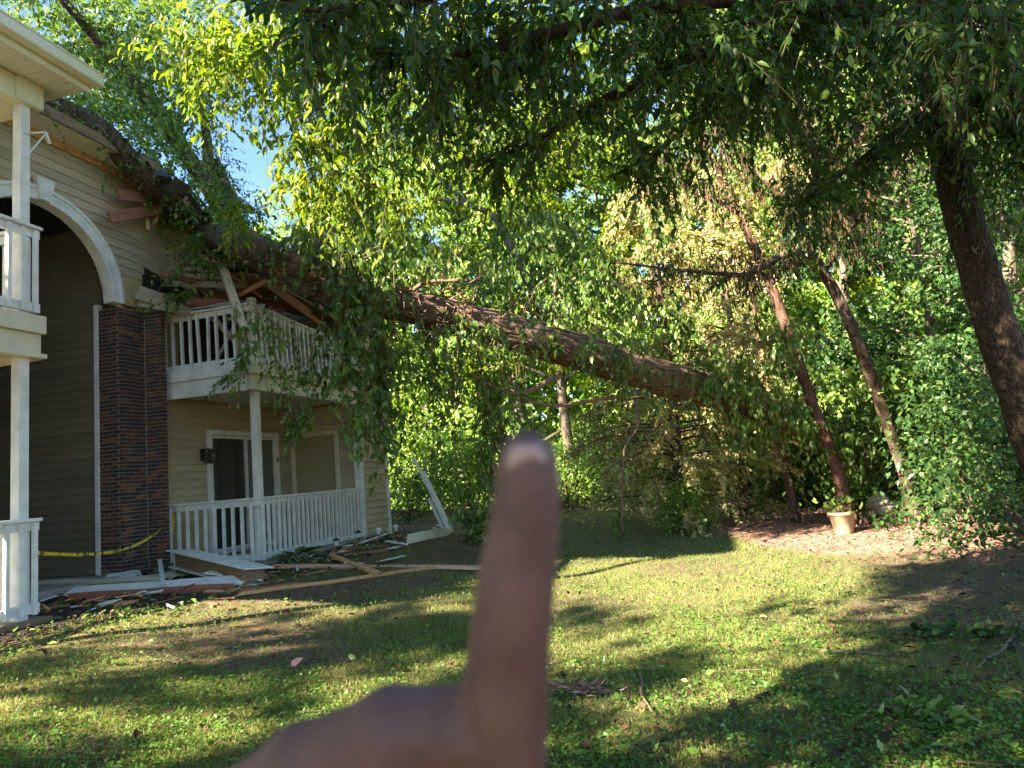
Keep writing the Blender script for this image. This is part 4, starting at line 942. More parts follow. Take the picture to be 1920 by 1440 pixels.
    # ivy hugging the dark part
    b = np.array([at(rng.uniform(1290, 1620), 0, 1) for _ in range(1)]); ps = []
    pts, tn = along(TP, 420, .12, .42); d = nrm(rvec(420) + [0, -.3, .2]); pts = pts + d*.32; ps.append(twigs(pts, d, rng.uniform(.05, .2, 420), 4, .10, .4, TO, .6))
    leafobj('ivy', ps, M['leaf_b'], T)
fallen()

# ------------------------------------------------------------------ big shade tree at right, limbs over the camera
def shade_tree():
    base = at(2025, 1115, 6.2); base[2] = float(gz(base[0], base[1]))
    T = empty('shade_tree', tuple(base)); tag(T, 'big dark barked tree at the right edge whose leafy limbs arch over the yard', 'tree')
    mb = MB(); P = barklimb(mb, [np.append(base - [0, 0, .1], .33), px(1992, 960, 6.2, .21), px(1934, 800, 6.2, .178), px(1879, 650, 6.2, .168), px(1834, 500, 6.25, .16), px(1788, 330, 6.35, .155), px(1762, 180, 6.5, .15), px(1745, 40, 6.7, .19), px(1735, -160, 7.0, .17), px(1700, -500, 7.8, .12), px(1690, -900, 9, .05)], 260, 64, .022, .10, 30)
    mb.obj('trunk', M['bark_big'], T, True)
    defs = [[px(1762, 130, 6.5, .09), px(1700, 60, 6.0, .085), px(1600, 22, 5.5, .075), px(1520, 5, 5.2, .07), px(1430, 50, 5.0, .06), px(1290, 112, 4.8, .05), px(1130, 190, 4.7, .035), px(1010, 260, 4.7, .02), px(900, 310, 4.7, .01)],
            [px(1520, 5, 5.2, .055), px(1380, 0, 4.8, .05), px(1200, 20, 4.4, .045), px(1040, 60, 4.2, .035), px(900, 95, 4.0, .025), px(780, 110, 3.9, .015), px(640, 70, 3.8, .008)],
            [px(1040, 60, 4.2, .03), px(960, 110, 4.4, .025), px(860, 110, 4.6, .02), px(830, 150, 4.7, .015), px(760, 250, 4.9, .01)],
            [px(1600, 22, 5.5, .05), px(1480, 70, 5.4, .04), px(1340, 180, 5.4, .03), px(1230, 290, 5.4, .02), px(1190, 330, 5.4, .01)],
            [px(1430, 50, 5.0, .04), px(1400, 110, 5.1, .03), px(1350, 160, 5.2, .02)],
            [px(1762, 200, 6.4, .05), px(1690, 240, 6.0, .03), px(1600, 310, 5.7, .02), px(1500, 380, 5.5, .008)],
            [px(1780, 175, 6.3, .07), px(1850, 195, 5.9, .06), px(1920, 260, 5.5, .05), px(2050, 340, 5.2, .03)],
            [px(1790, 60, 6.4, .08), px(1880, 160, 5.6, .06), px(1990, 260, 5.0, .04)],
            [px(1745, 20, 6.6, .08), px(1640, -120, 5.6, .07), px(1400, -180, 4.6, .05), px(1150, -120, 3.9, .04), px(900, -30, 3.5, .03), px(700, 10, 3.2, .02), px(560, 20, 3.0, .01)],
            [px(1740, -100, 6.8, .09), px(1500, -420, 5.2, .06), px(1150, -450, 4.2, .05), px(800, -260, 3.8, .03), px(550, -150, 3.8, .015)],
            [px(1740, -40, 6.8, .09), px(1620, -60, 7.6, .07), px(1350, 40, 8.4, .05), px(1100, 100, 8.8, .04), px(850, 120, 9.0, .03), px(650, 160, 9.0, .02), px(520, 230, 9.0, .01)],
            [px(1100, 100, 8.8, .035), px(900, 210, 8.6, .025), px(750, 300, 8.6, .015), px(620, 330, 8.6, .01)],
            [px(1350, 40, 8.4, .04), px(1100, -60, 8.6, .04), px(800, -40, 8.6, .03), px(600, 40, 8.6, .02), px(450, 90, 8.6, .01)]]
    BR = []
    for d_ in defs: mb = MB(); BR.append(limb(mb, d_, 30, 9, .06)); mb.obj('limb', M['bark_big'], T, True)
    near, tw = [], MB(); far = []
    # (branch, twig count, length, lo)
    for i, c, L0, lo in ((0, 90, .55, .2), (1, 90, .5, .2), (2, 40, .4, .1), (3, 70, .5, .1), (4, 40, .5, .1), (5, 60, .5, .1), (6, 100, .8, .1), (7, 80, .8, .1), (8, 60, .45, .3), (9, 40, .8, .1)):
        b, t = along(BR[i], c, lo, 1); d = nrm(t*.5 + rvec(c) + [0, 0, -.15]); L = rng.uniform(.4, 1.25, c)*L0
        near.append(twigs(b, d, L, 14, .092, .4, TO, .6, wd=.72)); twiglines(tw, b, d, L, .45, .005)
        b2 = b + nrm(d)*(L*.5)[:, None]; d2 = nrm(d + rvec(c)*.8); near.append(twigs(b2, d2, L*.6, 8, .085, .45, TO, .6, wd=.72))
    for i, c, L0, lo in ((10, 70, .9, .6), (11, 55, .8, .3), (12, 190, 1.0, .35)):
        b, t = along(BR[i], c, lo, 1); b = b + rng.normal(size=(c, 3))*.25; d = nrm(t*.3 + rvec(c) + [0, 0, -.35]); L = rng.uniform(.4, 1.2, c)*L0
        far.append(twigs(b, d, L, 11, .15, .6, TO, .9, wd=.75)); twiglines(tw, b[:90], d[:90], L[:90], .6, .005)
    for (x, y, D, sx, sy, c) in ((560, 60, 8.6, 90, 50, 110), (720, 90, 8.6, 90, 60, 110), (650, 200, 8.6, 80, 50, 100), (600, 280, 8.6, 40, 40, 70), (430, 110, 8.8, 60, 40, 60), (760, 200, 8.6, 70, 50, 50), (870, 250, 8.6, 50, 40, 30), (390, 60, 8.8, 50, 40, 50), (930, 290, 7.9, 30, 35, 26), (445, 405, 8.6, 16, 16, 20), (560, 360, 8.6, 25, 25, 26), (1000, 60, 8.8, 110, 50, 90), (1180, 60, 9.0, 110, 50, 90), (850, 60, 8.8, 90, 40, 60), (900, 260, 5.4, 30, 20, 14), (1120, 220, 5.2, 120, 25, 40), (800, 60, 4.2, 110, 40, 50), (1200, 90, 4.6, 160, 45, 80), (1050, 130, 4.8, 120, 40, 50), (1600, 190, 6.6, 120, 60, 90), (1480, 130, 6.4, 120, 60, 80), (1850, 90, 5.2, 70, 70, 90), (1880, 330, 7.5, 60, 90, 60), (1700, 60, 5.6, 120, 50, 120), (1860, 40, 4.6, 70, 50, 90), (1560, 40, 5.6, 100, 40, 70), (1350, 30, 5.0, 120, 30, 70), (1650, 130, 7.0, 120, 60, 60), (1400, 200, 6.0, 110, 40, 45)):
        b = np.array([at(rng.normal(x, sx), rng.normal(y, sy), D + rng.normal(0, .35)) for _ in range(c)]); d = nrm(rvec(c) + [0, 0, -.3]); L = rng.uniform(.2, .55, c)
        (far if D > 7.8 else near).append(twigs(b, d, L, 12, .12 if D > 7.8 else .088, .5, TO, .7, wd=.75)); twiglines(tw, b, d, L, .6, .004)
    back = []  # leaf clusters, mostly out of view, added to shade lawn, hand and thicket
    for c3, n_, sp in (((-2.6, -1.9, 5.2), 130, 1.3), ((-3.8, -2.6, 5.4), 130, 1.2), ((-3.4, -1.0, 5.6), 90, .9), ((-1.2, -2.6, 5.6), 110, 1.2), ((-3.5, -4.3, 5.1), 200, 1.0), ((-4.6, -5.6, 6.0), 130, 1.1), ((.4, -1.4, 6.0), 60, 1.0), ((-3.2, -3.9, 4.7), 170, .7), ((.3, 5.6, 5.3), 90, .8), ((1.5, 5.9, 5.6), 80, .8), ((-.3, 4.6, 5.2), 50, .7)):
        b = np.array(c3) + rng.normal(size=(n_, 3))*[sp*.75, sp*.75, sp*.35]; d = rvec(n_)*[1, 1, .4]; L = rng.uniform(.5, 1.1, n_); back.append(twigs(b, d, L, 14, .12, .4, TD, .4)); twiglines(tw, b[:25], d[:25], L[:25], .4, .005)
    for q in ([(3.4, 4.9, 4.4, .09), (2.2, 2.0, 5.4, .08), (.6, -.6, 5.8, .06), (-1.6, -2.0, 5.8, .05), (-3.5, -4.0, 5.6, .035), (-4.8, -5.8, 6.1, .01)], [(2.2, 2.0, 5.4, .06), (1.8, .2, 6.0, .04), (1.4, -1.2, 6.4, .015)], [(.6, -.6, 5.8, .04), (-1.2, -.9, 5.6, .03), (-2.8, -1.6, 5.3, .012)]):
        mb = MB(); limb(mb, q, 24, 9); mb.obj('limb', M['bark_big'], T, True)  # unseen limbs added to carry the shading leaf clusters
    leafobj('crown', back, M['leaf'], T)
    tw.obj('twig', M['twig'], T); leafobj('crown', near, M['leaf'], T); leafobj('crown', far, M['leaf_y'], T)  # far crown is yellower: sunlit glow put into the leaf colour
shade_tree()

# ------------------------------------------------------------------ leaning cedars and pod tree
def slim(name, lab, pts, extra=(), bark='bark_red', crown=None, cat_='tree', fray=True):
    g = at(*pts[0][:3]); T = empty(name, (g[0], g[1], float(gz(g[0], g[1])))); tag(T, lab, cat_)
    mb = MB(); P = limb(mb, [np.append([g[0], g[1], float(gz(g[0], g[1])) - .05], pts[0][3]*1.5)] + [px(*q) for q in pts[1:]], 44, 12, .09); mb.obj('trunk', M[bark], T, True)
    BR = [P]
    for e in extra: mb = MB(); BR.append(limb(mb, [px(*q) for q in e], 22, 7, .08)); mb.obj('limb', M['bark'], T, True)
    if fray:
        n = 240; O = P[0] + np.stack([rng.normal(0, .13, n), rng.normal(0, .13, n), rng.uniform(0, .38, n)], 1); A = nrm(rng.normal(size=(n, 3))*.4 + [0, 0, -.9])
        leafobj('shredded_bark', [leaves(TD, O, A, rvec(n), rng.uniform(.05, .16, n), .35)], M['mulch'], T)
    if crown: crown(T, BR)
    return T, BR
def needles_on(BR, specs, T, size=.09, m='needle'):
    ps = []; tw = MB()
    for i, c, L0, lo in specs:
        b, t = along(BR[i], c, lo, 1); d = nrm(rvec(c)*[1, 1, .5] + [0, 0, -.15]); L = rng.uniform(.4, 1.2, c)*L0
        ps.append(twigs(b, d, L, 26, size, .45, TD, .1, .5)); twiglines(tw, b[:60], d[:60], L[:60], .45, .006)
    V, Fc = cat(ps); return link('crown', npmesh('crown', V, Fc), M[m], T), tw.obj('twig', M['twig'], T)
D1 = 12.6
slim('leaning_cedar', 'leaning red barked cedar right behind the upright cream pot', [(1592, 990, D1, .11), (1572, 890, D1, .105), (1535, 790, D1, .10), (1490, 660, D1, .095), (1440, 520, D1+.2, .09), (1385, 400, D1+.4, .08), (1330, 290, D1+.6, .08), (1290, 180, D1+.8, .04)],
     [[(1440, 520, D1+.2, .05), (1380, 470, D1, .03), (1300, 440, D1, .02), (1220, 430, D1, .008)], [(1385, 400, D1+.4, .05), (1450, 330, D1, .03), (1500, 260, D1, .01)], [(1490, 660, D1, .04), (1420, 640, D1-.5, .02), (1330, 620, D1-.6, .01)]],
     crown=lambda T, BR: needles_on(BR, [(0, 60, .9, .6), (1, 50, .6, .1), (2, 40, .6, .1), (3, 40, .5, .1)], T))
def podcrown(T, BR):
    ps, pods, tw = [], [], MB()
    for i, c, L0, lo in ((0, 60, .8, .55), (1, 70, .6, .05), (2, 60, .6, .05), (3, 60, .6, .05), (4, 50, .5, .05), (5, 40, .5, .05), (6, 60, .5, .05), (7, 50, .5, .05)):
        b, t = along(BR[i], c, lo, 1); d = nrm(rvec(c) + [0, 0, .1]); L = rng.uniform(.4, 1.2, c)*L0; twiglines(tw, b, d, L, .3, .008)
        ps.append(twigs(b[:c//2], d[:c//2], L[:c//2], 7, .12, .4, TO, .7))
        k = 9; bb = np.repeat(b + d*(L*.6)[:, None], k, 0) + rng.normal(size=(c*k, 3))*.12
        pods.append(leaves(TD, bb, nrm(rng.normal(size=(c*k, 3))*.12 + [0, 0, -1]), rvec(c*k), rng.uniform(.08, .2, c*k), .28))
    tw.obj('twig', M['twig'], T); leafobj('crown', ps, M['leaf'], T); leafobj('seed_pods', pods, M['deadleaf'], T)
D2 = 11.8
slim('pod_tree', 'leaning dark tree hung with brown seed pods beside the tipped pot', [(1722, 985, 12.4, .12), (1695, 880, 12.3, .115), (1655, 770, 12.2, .11), (1612, 650, D2, .10), (1562, 540, D2, .09), (1512, 460, D2, .08), (1500, 420, D2, .07), (1520, 360, D2-.3, .06), (1530, 280, D2-.6, .07), (1500, 200, D2-.8, .06), (1490, 120, D2-1, .03)],
     [[(1520, 480, D2, .08), (1470, 478, D2-.3, .06), (1410, 512, D2-.5, .05), (1370, 515, D2-.6, .04), (1290, 508, D2-.7, .03), (1150, 492, D2-.8, .012)],
      [(1520, 350, D2-.3, .05), (1560, 300, D2-.6, .035), (1620, 250, D2-.8, .02), (1700, 180, D2-1, .01)], [(1500, 420, D2, .05), (1440, 350, D2, .035), (1390, 300, D2, .02), (1340, 250, D2, .01)],
      [(1530, 280, D2-.6, .04), (1460, 230, D2-1, .025), (1380, 210, D2-1.2, .01)], [(1545, 510, D2, .05), (1600, 430, D2-.3, .03), (1650, 360, D2-.5, .02), (1700, 300, D2-.6, .01)],
      [(1385, 400, D2, .04), (1300, 350, D2, .025), (1240, 300, D2, .01)], [(1550, 330, D2-.5, .04), (1580, 400, D2-.6, .025), (1610, 470, D2-.8, .01)]],
     bark='bark', crown=podcrown)
slim('young_cedar', 'thin dark cedar trunk left of the cream pot', [(1492, 962, 14, .08), (1475, 890, 14, .075), (1458, 820, 14, .07), (1440, 740, 14, .06), (1420, 620, 14, .04), (1400, 480, 14, .02)],
     crown=lambda T, BR: needles_on(BR, [(0, 60, .8, .35)], T))
slim('young_cedar', 'thin cedar stem with orange shredded base at the left end of the mulch', [(1398, 965, 17, .06), (1390, 900, 17, .055), (1380, 840, 17, .05), (1375, 760, 17, .04), (1368, 650, 17, .02)],
     crown=lambda T, BR: needles_on(BR, [(0, 70, .9, .3)], T))
slim('young_cedar', 'slim reddish cedar stem between the two thin trunks', [(1452, 935, 16.5, .05), (1450, 880, 16.5, .045), (1455, 830, 16.5, .04), (1450, 700, 16.5, .02)], crown=lambda T, BR: needles_on(BR, [(0, 50, .7, .35)], T))

# ------------------------------------------------------------------ big sunlit cedar behind the fallen trunk
def big_cedar(x, y, D, h, lab, dens=1., R0=2.6):
    p = at(x, y, D); p[2] = float(gz(p[0], p[1])); T = empty('cedar_tree', tuple(p)); tag(T, lab, 'tree', 'cedars behind the fallen trunk')
    z = np.linspace(0, h, 16); P = p + np.stack([.15*np.sin(z*.4), .1*np.cos(z*.5), z], 1); MB().tube(P, np.linspace(.16, .03, 16), 10, .06).obj('trunk', M['bark'], T, True)
    mb = MB(); ps = []; n = int(95*dens)
    for k in range(n):
        t = rng.uniform(.03, .97); a = rng.uniform(0, 6.28); L = R0*(1-t)**.6*rng.uniform(.6, 1.1) + .3; b = P[0] + (P[-1]-P[0])*t
        d = np.array([math.cos(a), math.sin(a), .25]); Q = np.array([b + d*L*s + np.array([0, 0, -.35*L*s*s]) for s in np.linspace(0, 1, 7)]); mb.tube(Q, np.linspace(.03, .006, 7), 5)
        c = int(9 + 6*L); bb, tt = along(Q, c, .25, 1); dd = nrm(tt*.8 + rvec(c)*.7 + [0, 0, -.15]); ps.append(twigs(bb, dd, rng.uniform(.2, .5, c), 16, .10, .5, TD, .15, .45))
    mb.obj('limb', M['twig'], T, True); leafobj('crown', ps, M['needle'], T)
big_cedar(1270, 930, 15.5, 8.2, 'broad sunlit golden cedar rising behind the middle of the fallen trunk', 1.3)
big_cedar(1400, 920, 18.5, 9.5, 'taller golden cedar further back behind the leaning cedar', 1., 2.4)

# ------------------------------------------------------------------ woods
def make_tree(h, cr, ch0, seed, leafsz, nclump, perc, m, bark='bark_pale'):
    st = np.random.default_rng(seed)
    z = np.linspace(0, h*.93, 14); P = np.stack([.25*np.sin(z*.35+seed), .2*np.cos(z*.3+seed), z], 1)
    tr = MB().tube(P, np.linspace(.20, .04, 14)*(h/15), 8, .05)
    ctr = []
    lm = MB()
    for k in range(20):
        t = st.uniform(ch0, .95); b = np.array([np.interp(t*h, z, P[:, i]) for i in range(3)]); a = st.uniform(0, 6.28)
        rad = cr*math.sqrt(max(.05, 1-((t-ch0)/(1-ch0)*1.35-.45)**2))*st.uniform(.75, 1.1)
        e = b + np.array([math.cos(a)*rad, math.sin(a)*rad, rad*st.uniform(.1, .6)]); mid = (b+e)/2 + [0, 0, .12*rad]
        Q = spline([b, mid, e], 8); lm.tube(Q, np.linspace(.07, .015, 8)*(h/15), 5)
        for _ in range(nclump//20):
            i = st.integers(3, 8); ctr.append(Q[i] + st.normal(0, cr*.17, 3))
    ctr = np.array(ctr); n = len(ctr)*perc
    rad = st.uniform(.35, .8, len(ctr))*cr*.22
    v = nrm(st.normal(size=(n, 3)))*(st.uniform(0, 1, (n, 1))**.45)*[1, 1, .7]
    O = np.repeat(ctr, perc, 0) + v*np.repeat(rad, perc)[:, None]
    A = nrm(v*.5 + st.normal(size=(n, 3))*.6 + [0, 0, -.45]); N = nrm(np.array([0, 0, .5]) + v*.6 + st.normal(size=(n, 3))*.6)
    V, Fc = leaves(TD, O, A, N, st.uniform(.6, 1.25, n)*leafsz, 1.)
    cm = npmesh('crown', V, Fc); cm.materials.append(M[m]); tm = tr.me('trunk'); tm.materials.append(M[bark]); l_ = lm.me('limb'); l_.materials.append(M[bark])
    for q in (tm, l_): q.polygons.foreach_set('use_smooth', np.ones(len(q.polygons), bool))
    return tm, l_, cm
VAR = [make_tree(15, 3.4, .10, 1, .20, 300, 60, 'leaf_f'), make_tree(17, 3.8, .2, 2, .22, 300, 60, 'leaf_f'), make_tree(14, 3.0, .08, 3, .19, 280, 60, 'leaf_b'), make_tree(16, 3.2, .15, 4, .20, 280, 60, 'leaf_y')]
def put(kind, name, x, y, rz, s, lab, cat_='tree', group=None, sz=1.):
    z = float(gz(x, y)); T = empty(name, (x, y, z)); T.rotation_euler = (0, 0, rz); T.scale = (s, s, s*sz); tag(T, lab, cat_, group)
    for nm, me in zip(('trunk', 'limb', 'crown'), kind):
        o = bpy.data.objects.new(nm, me); COL.objects.link(o); o.parent = T
    return T
GW = 'woods behind the yard'
TR = [  # (px x, distance Y, variant, scale, label)
 (-40, 24, 0, 1.15, 'tall leafy tree behind the near roof at the far left'), (120, 27, 1, 1.1, 'leafy tree showing above the broken roof edge'), (300, 30, 3, 1.1, 'bright tree seen through the limbs lying on the roof'),
 (590, 27, 0, .78, 'leafy tree right of the blue gap in the sky'), (700, 24, 3, .80, 'bright yellow green tree behind the vine draped trunk'), (800, 30, 1, 1.08, 'tree with pale trunk in the middle of the woods'),
 (880, 25, 0, 1.0, 'bushy tree behind the pointing finger'), (980, 26, 0, 1.12, 'tall green tree just right of the fingertip'), (1080, 24, 3, 1.0, 'sunlit tree left of the golden cedar'),
 (1180, 30, 1, 1.0, 'tall tree behind the golden cedar'), (1330, 27, 0, 1.0, 'tall tree between the golden cedars and the pod tree'), (1450, 23, 1, .95, 'leafy tree behind the leaning cedar'),
 (1560, 26, 2, 1.1, 'dark green tree behind the pod tree'), (1640, 20, 0, .9, 'leafy tree behind the tipped pot'), (1740, 22, 3, .95, 'yellow green tree seen left of the big right trunk'),
 (1850, 18, 2, 1.0, 'dark green tree right behind the big right trunk'), (1960, 15, 0, .9, 'leafy tree at the right edge of the picture'), (1780, 14, 2, .55, 'low dark tree in the shaded thicket by the big trunk'),
 (1900, 11.5, 2, .42, 'small dark tree filling the thicket at the right edge')]
for i, (x, Y, v, s, lab) in enumerate(TR):
    p = onY(x, 900, Y); put(VAR[v], 'woodland_tree', p[0], Y, i*1.7, s, lab, group=GW)
for i, (x, Y) in enumerate(((500, 40), (680, 38), (860, 42), (1000, 38), (1150, 42), (1300, 38), (1480, 40), (1650, 36), (1800, 34), (1950, 30), (400, 36))):
    p = onY(x, 900, Y); put(VAR[i % 4], 'woodland_tree', p[0], Y, i*2.3, 1.0 + .06*(i % 4) - (.22 if x < 640 else -.1), 'tree deep in the dense woods behind the yard', group=GW)
# off-camera trees added to cast shade on the building, near lawn and hand
for x, y, v, s, lab in ((-15.2, .8, 0, 1.15, 'leafy tree added out of view past the apartment building for its shade'), (-17, -1.5, 1, 1.1, 'tall tree added out of view behind the apartment building for its shade'), (-4.2, -4.6, 0, 1.1, 'tall leafy tree added unseen for shade behind the photographer'), (-5.0, -1.9, 2, .64, 'dark leafy tree added unseen for shade behind the photographer'), (-9.7, -2.6, 3, .48, 'small leafy tree added unseen for shade behind the photographer'), (-8.0, -4.6, 0, .5, 'small round tree added unseen for shade behind the photographer')):
    put(VAR[v], 'unseen_tree', x, y, x, s, lab)
# shrubs at the wood edge
def make_bush(h, r, seed, m, lsz, n0=70, perc=36):
    st = np.random.default_rng(seed); a = st.uniform(0, 6.28, n0); q = np.sqrt(st.uniform(0, 1, n0)); zz = st.uniform(.05, 1, n0)
    ctr = np.stack([np.cos(a)*q*r*(1-.45*zz), np.sin(a)*q*r*(1-.45*zz), zz*h], 1); n = n0*perc
    v = st.normal(size=(n, 3))*.5; O = np.repeat(ctr, perc, 0) + v*r*.28; O[:, 2] = np.maximum(O[:, 2], .02)
    A = nrm(v + st.normal(size=(n, 3))*.5 + [0, 0, -.4]); N = nrm(np.array([0, 0, .9]) + st.normal(size=(n, 3))*.5)
    V, Fc = leaves(TD, O, A, N, st.uniform(.6, 1.2, n)*lsz); cm = npmesh('foliage', V, Fc); cm.materials.append(M[m])
    mb = MB()
    for k in range(9): mb.tube(spline([(0, 0, -.05), ctr[k]*[.5, .5, .6], ctr[k]], 6), np.linspace(.025, .006, 6), 5)
    sm_ = mb.me('stem'); sm_.materials.append(M['twig']); return sm_, cm
BV = [make_bush(2.2, 1.3, 11, 'leaf_f', .13), make_bush(1.7, 1.2, 12, 'leaf_v', .12), make_bush(2.4, 1.4, 13, 'leaf_b', .12), make_bush(1.3, 1.0, 14, 'leaf_f', .11)]
def putb(kind, x, y, rz, s, lab, group='shrubs along the edge of the woods'):
    T = empty('shrub', (x, y, float(gz(x, y)))); T.rotation_euler = (0, 0, rz); T.scale = (s, s, s); tag(T, lab, 'shrub', group)
    for nm, me in zip(('stem', 'foliage'), kind): o = bpy.data.objects.new(nm, me); COL.objects.link(o); o.parent = T
for i, (x, Y, v, s, lab) in enumerate(((760, 17.8, 2, .55, 'dark low shrub beside the building corner'), (820, 20.5, 1, 1.1, 'bushy shrub behind the leaning gutter'), (880, 22.5, 0, 1.1, 'tall green shrub behind the left end of the far tape'), (1090, 25, 0, 1.0, 'sunlit shrub at the far end of the lawn'),
        (1150, 23.5, 2, 1.1, 'dark shrub behind the hanging sapling stem'), (1230, 24, 1, 1.0, 'bright shrub behind the mulch bed'), (1320, 22.5, 2, .9, 'dark shrub in the hollow under the fallen trunk'),
        (1530, 18.5, 1, .9, 'leafy shrub right behind the cream pot'), (1640, 17.5, 0, .9, 'leafy shrub between the leaning trunks'), (1800, 14.0, 2, .9, 'dark glossy shrub right of the tipped pot'), (1830, 11.2, 2, .85, 'dark glossy shrub in front of the right thicket'),
        (1930, 9.6, 2, .85, 'dark shrub at the right edge below the big trunk'), (1870, 13.0, 2, 1.3, 'tall blue green shrub behind the right thicket'), (1060, 21.5, 0, .95, 'green shrub in front of a pale stem at the far end of the lawn'), (1000, 22.5, 1, 1.1, 'leafy shrub just right of the fingertip at the wood edge'), (1275, 15.0, 3, .75, 'low bush at the foot of the broad golden cedar'), (1440, 20, 3, 1.0, 'low weedy shrub behind the mulch bed'))):
    p = onY(x, 900, Y); putb(BV[v], p[0], Y, i*2.1, s, lab)
for i in range(26):
    x = np.linspace(560, 2050, 26)[i] + rng.uniform(-20, 20); Y = rng.uniform(26, 30) if x < 1500 else rng.uniform(17, 22); p = onY(x, 900, Y); putb(BV[i % 4], p[0], Y, i*1.3, rng.uniform(1.1, 1.6), 'shrub in the dense undergrowth at the back of the yard')
def undergrowth():
    n = 42000; X = rng.uniform(-16, 16, n); Y = rng.uniform(19, 34, n); k = Y > mulch_edge(np.clip(X, -9, 7))*.0 + np.where(X > 3, 15, 23.5) + 1.2*np.sin(X*1.3); X, Y = X[k], Y[k]
    n = len(X); h = .9*(.55 + .45*np.sin(X*2.3 + Y*1.7)); O = np.stack([X, Y, gz(X, Y) + rng.uniform(0, 1, n)*h], 1)
    A = nrm(rng.normal(size=(n, 3)) + [0, 0, .1]); N = nrm(np.array([0, 0, 1.]) + rng.normal(size=(n, 3))*.6); V, Fc = leaves(TD, O, A, N, rng.uniform(.10, .2, n), 1)
    tag(link('undergrowth', npmesh('undergrowth', V, Fc), M['leaf_f']), 'tangled leafy undergrowth on the floor of the woods', None, kind='stuff')
undergrowth()
def far_woods():
    n = 60000; a = rng.uniform(-1.15, .75, n); Rr = rng.uniform(36, 50, n); X = Rr*np.sin(a); Y = Rr*np.cos(a)
    top = 10 + 2.5*np.sin(a*23) + 1.5*np.sin(a*57); z = rng.uniform(0, 1, n)**1.2*top
    O = np.stack([X, Y, gz(X, Y) + z], 1); A = nrm(rng.normal(size=(n, 3)) + [0, 0, -.3]); N = nrm(np.array([0, -.4, .8]) + rng.normal(size=(n, 3))*.6)
    V, Fc = leaves(TD, O, A, N, rng.uniform(.35, .8, n), 1.1)
    tag(link('distant_woods', npmesh('distant_woods', V, Fc), M['leaf_f']), 'dense mass of distant woods closing off the view', None, kind='stuff')
far_woods()
def sprout(x, y, h, lab, m='leaf_v', n=40, size=.1):
    p = gnd(x, y); T = empty('sapling', tuple(p)); tag(T, lab, 'sapling'); Q = np.array([p + [0.02*math.sin(4*t), 0, h*t] for t in np.linspace(0, 1, 7)]); MB().tube(Q, np.linspace(.012, .004, 7), 6).obj('stem', M['vine'], T)
    b, t = along(Q, n, 0.0, 1); leafobj('foliage', [twigs(b, nrm(rvec(n)*[1, 1, .3]), rng.uniform(.08, .28, n), 4, size, .4, TO, .6)], M[m], T)
sprout(1163, 1012, .9, 'leafy sapling standing alone on the shaded lawn', n=36)
sprout(905, 1022, .8, 'dense leafy sprout where the hanging vines touch the lawn', n=110, size=.12)
sprout(880, 1015, .6, 'low leafy sprout left of the hanging vines on the lawn', n=60)
sprout(1078, 962, .7, 'pale sprig by the far caution tape', n=14)

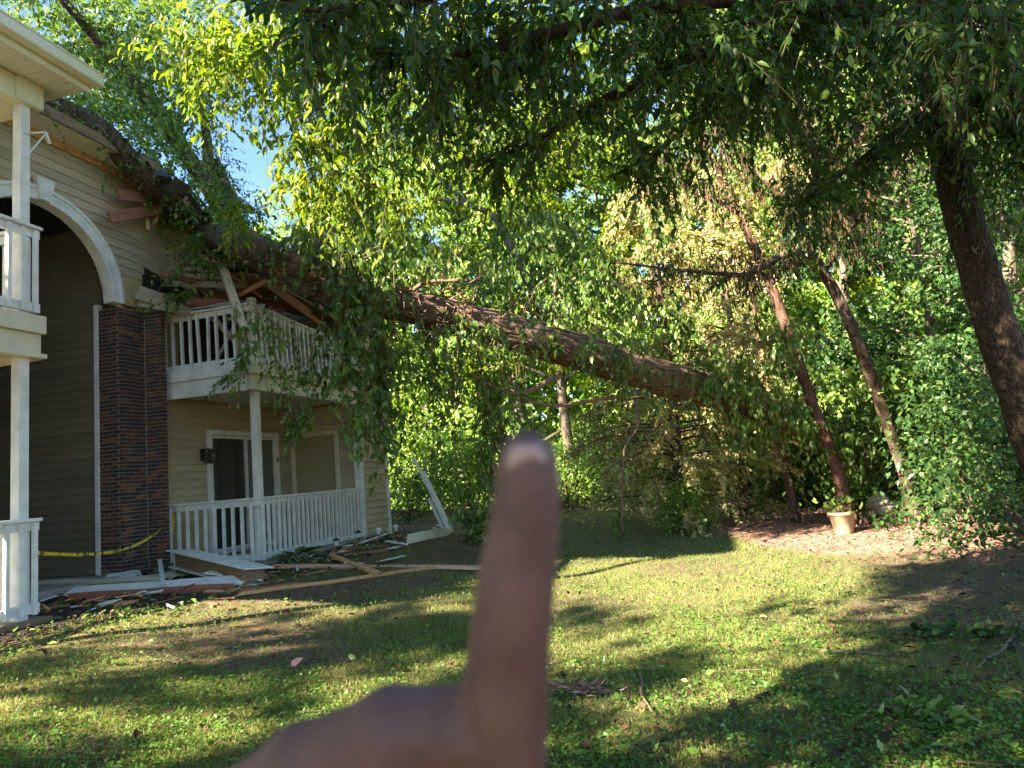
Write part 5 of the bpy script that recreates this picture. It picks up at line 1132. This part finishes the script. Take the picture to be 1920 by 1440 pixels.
# HAND
# ------------------------------------------------------------------ the pointing hand
def hand():
    P = [(820, 2000, .235, 25), (600, 3000, .36, 30),                          # wrist, forearm
         (925, 1640, .212, 13.5), (940, 1360, .193, 13.5), (955, 1215, .187, 11.2), (967, 1095, .185, 10.9), (984, 980, .184, 9.5), (990, 905, .184, 9.0), (989, 862, .184, 8.2),   # index 2..8
         (790, 1620, .212, 14), (738, 1380, .197, 14.5), (768, 1365, .232, 10), (800, 1500, .245, 9), (815, 1560, .222, 8),   # middle 9..13
         (680, 1680, .216, 14), (575, 1440, .205, 14), (610, 1470, .238, 9.5), (660, 1590, .248, 8.5), (690, 1640, .228, 7.5),   # ring 14..18
         (580, 1740, .222, 13), (425, 1530, .215, 13), (480, 1580, .245, 8.5), (540, 1680, .252, 7.5), (580, 1720, .236, 6.5),  # little 19..23
         (970, 1760, .238, 13), (985, 1560, .245, 11), (900, 1470, .252, 9.5), (820, 1450, .258, 8)]     # thumb 24..27
    E_ = [(0, 1), (0, 2), (2, 3), (3, 4), (4, 5), (5, 6), (6, 7), (7, 8), (0, 9), (9, 10), (10, 11), (11, 12), (12, 13), (0, 14), (14, 15), (15, 16), (16, 17), (17, 18), (0, 19), (19, 20), (20, 21), (21, 22), (22, 23), (0, 24), (24, 25), (25, 26), (26, 27),
          (2, 9), (9, 14), (14, 19), (3, 10), (10, 14), (3, 9), (9, 15), (10, 15), (14, 20), (15, 20), (2, 24)]
    V = [at(x, y, D) for x, y, D, r in P]; mb = MB()
    for a, b in E_:
        ra, rb = P[a][3]/1000, P[b][3]/1000; d = V[b] - V[a]; L = np.linalg.norm(d); d = d/L; k = .9 if (a, b) in ((3, 10), (10, 15), (15, 20)) else 1.
        ts = np.linspace(0, 1, 6); Q = [V[a] - d*ra*q for q in (.98, .85, .5)] + [V[a] + d*L*t for t in ts] + [V[b] + d*rb*q for q in (.5, .85, .98)]
        rr = [ra*k*math.sqrt(1-q*q) for q in (.98, .85, .5)] + [k*(ra + (rb-ra)*t) for t in ts] + [rb*k*math.sqrt(1-q*q) for q in (.5, .85, .98)]
        mb.tube(Q, rr, 20)
    o = link('person', mb.me('hand'))
    rm = o.modifiers.new('r', 'REMESH'); rm.mode = 'VOXEL'; rm.voxel_size = .0014; rm.use_smooth_shade = True
    q = o.modifiers.new('m', 'SMOOTH'); q.iterations = 14; q.factor = .6
    bpy.context.view_layer.update(); dg = bpy.context.evaluated_depsgraph_get(); nm = bpy.data.meshes.new_from_object(o.evaluated_get(dg)); o.modifiers.clear(); o.data = nm; nm.materials.append(M['skin'])
    nm.polygons.foreach_set('use_smooth', np.ones(len(nm.polygons), bool))
    tag(o, 'brown skinned hand held close in front, index finger pointing straight up', 'person')
    # nail on the side facing the camera
    c = at(987, 872, .184 - .0072); ax = nrm(at(989, 856, .184) - at(990, 905, .184)); n_ = nrm(EYE - c); b = nrm(np.cross(ax, n_)); n_ = np.cross(b, ax); mb = MB()
    for i in range(6):
        for k in range(7):
            u, v = (i/5-.5), (k/6-.5); w = .0052*(1 - .35*abs(u*2)**3); mb.v.append(tuple(c + ax*u*.011 + b*v*2*w + n_*(-.9*(v*v)*.006 + .0004)))
    for i in range(5):
        for k in range(6): mb.f.append((i*7+k, i*7+k+1, i*7+8+k, i*7+7+k))
    x = mb.obj('fingernail', M['nail'], o, True); t = x.modifiers.new('t', 'SOLIDIFY'); t.thickness = .0006
hand()
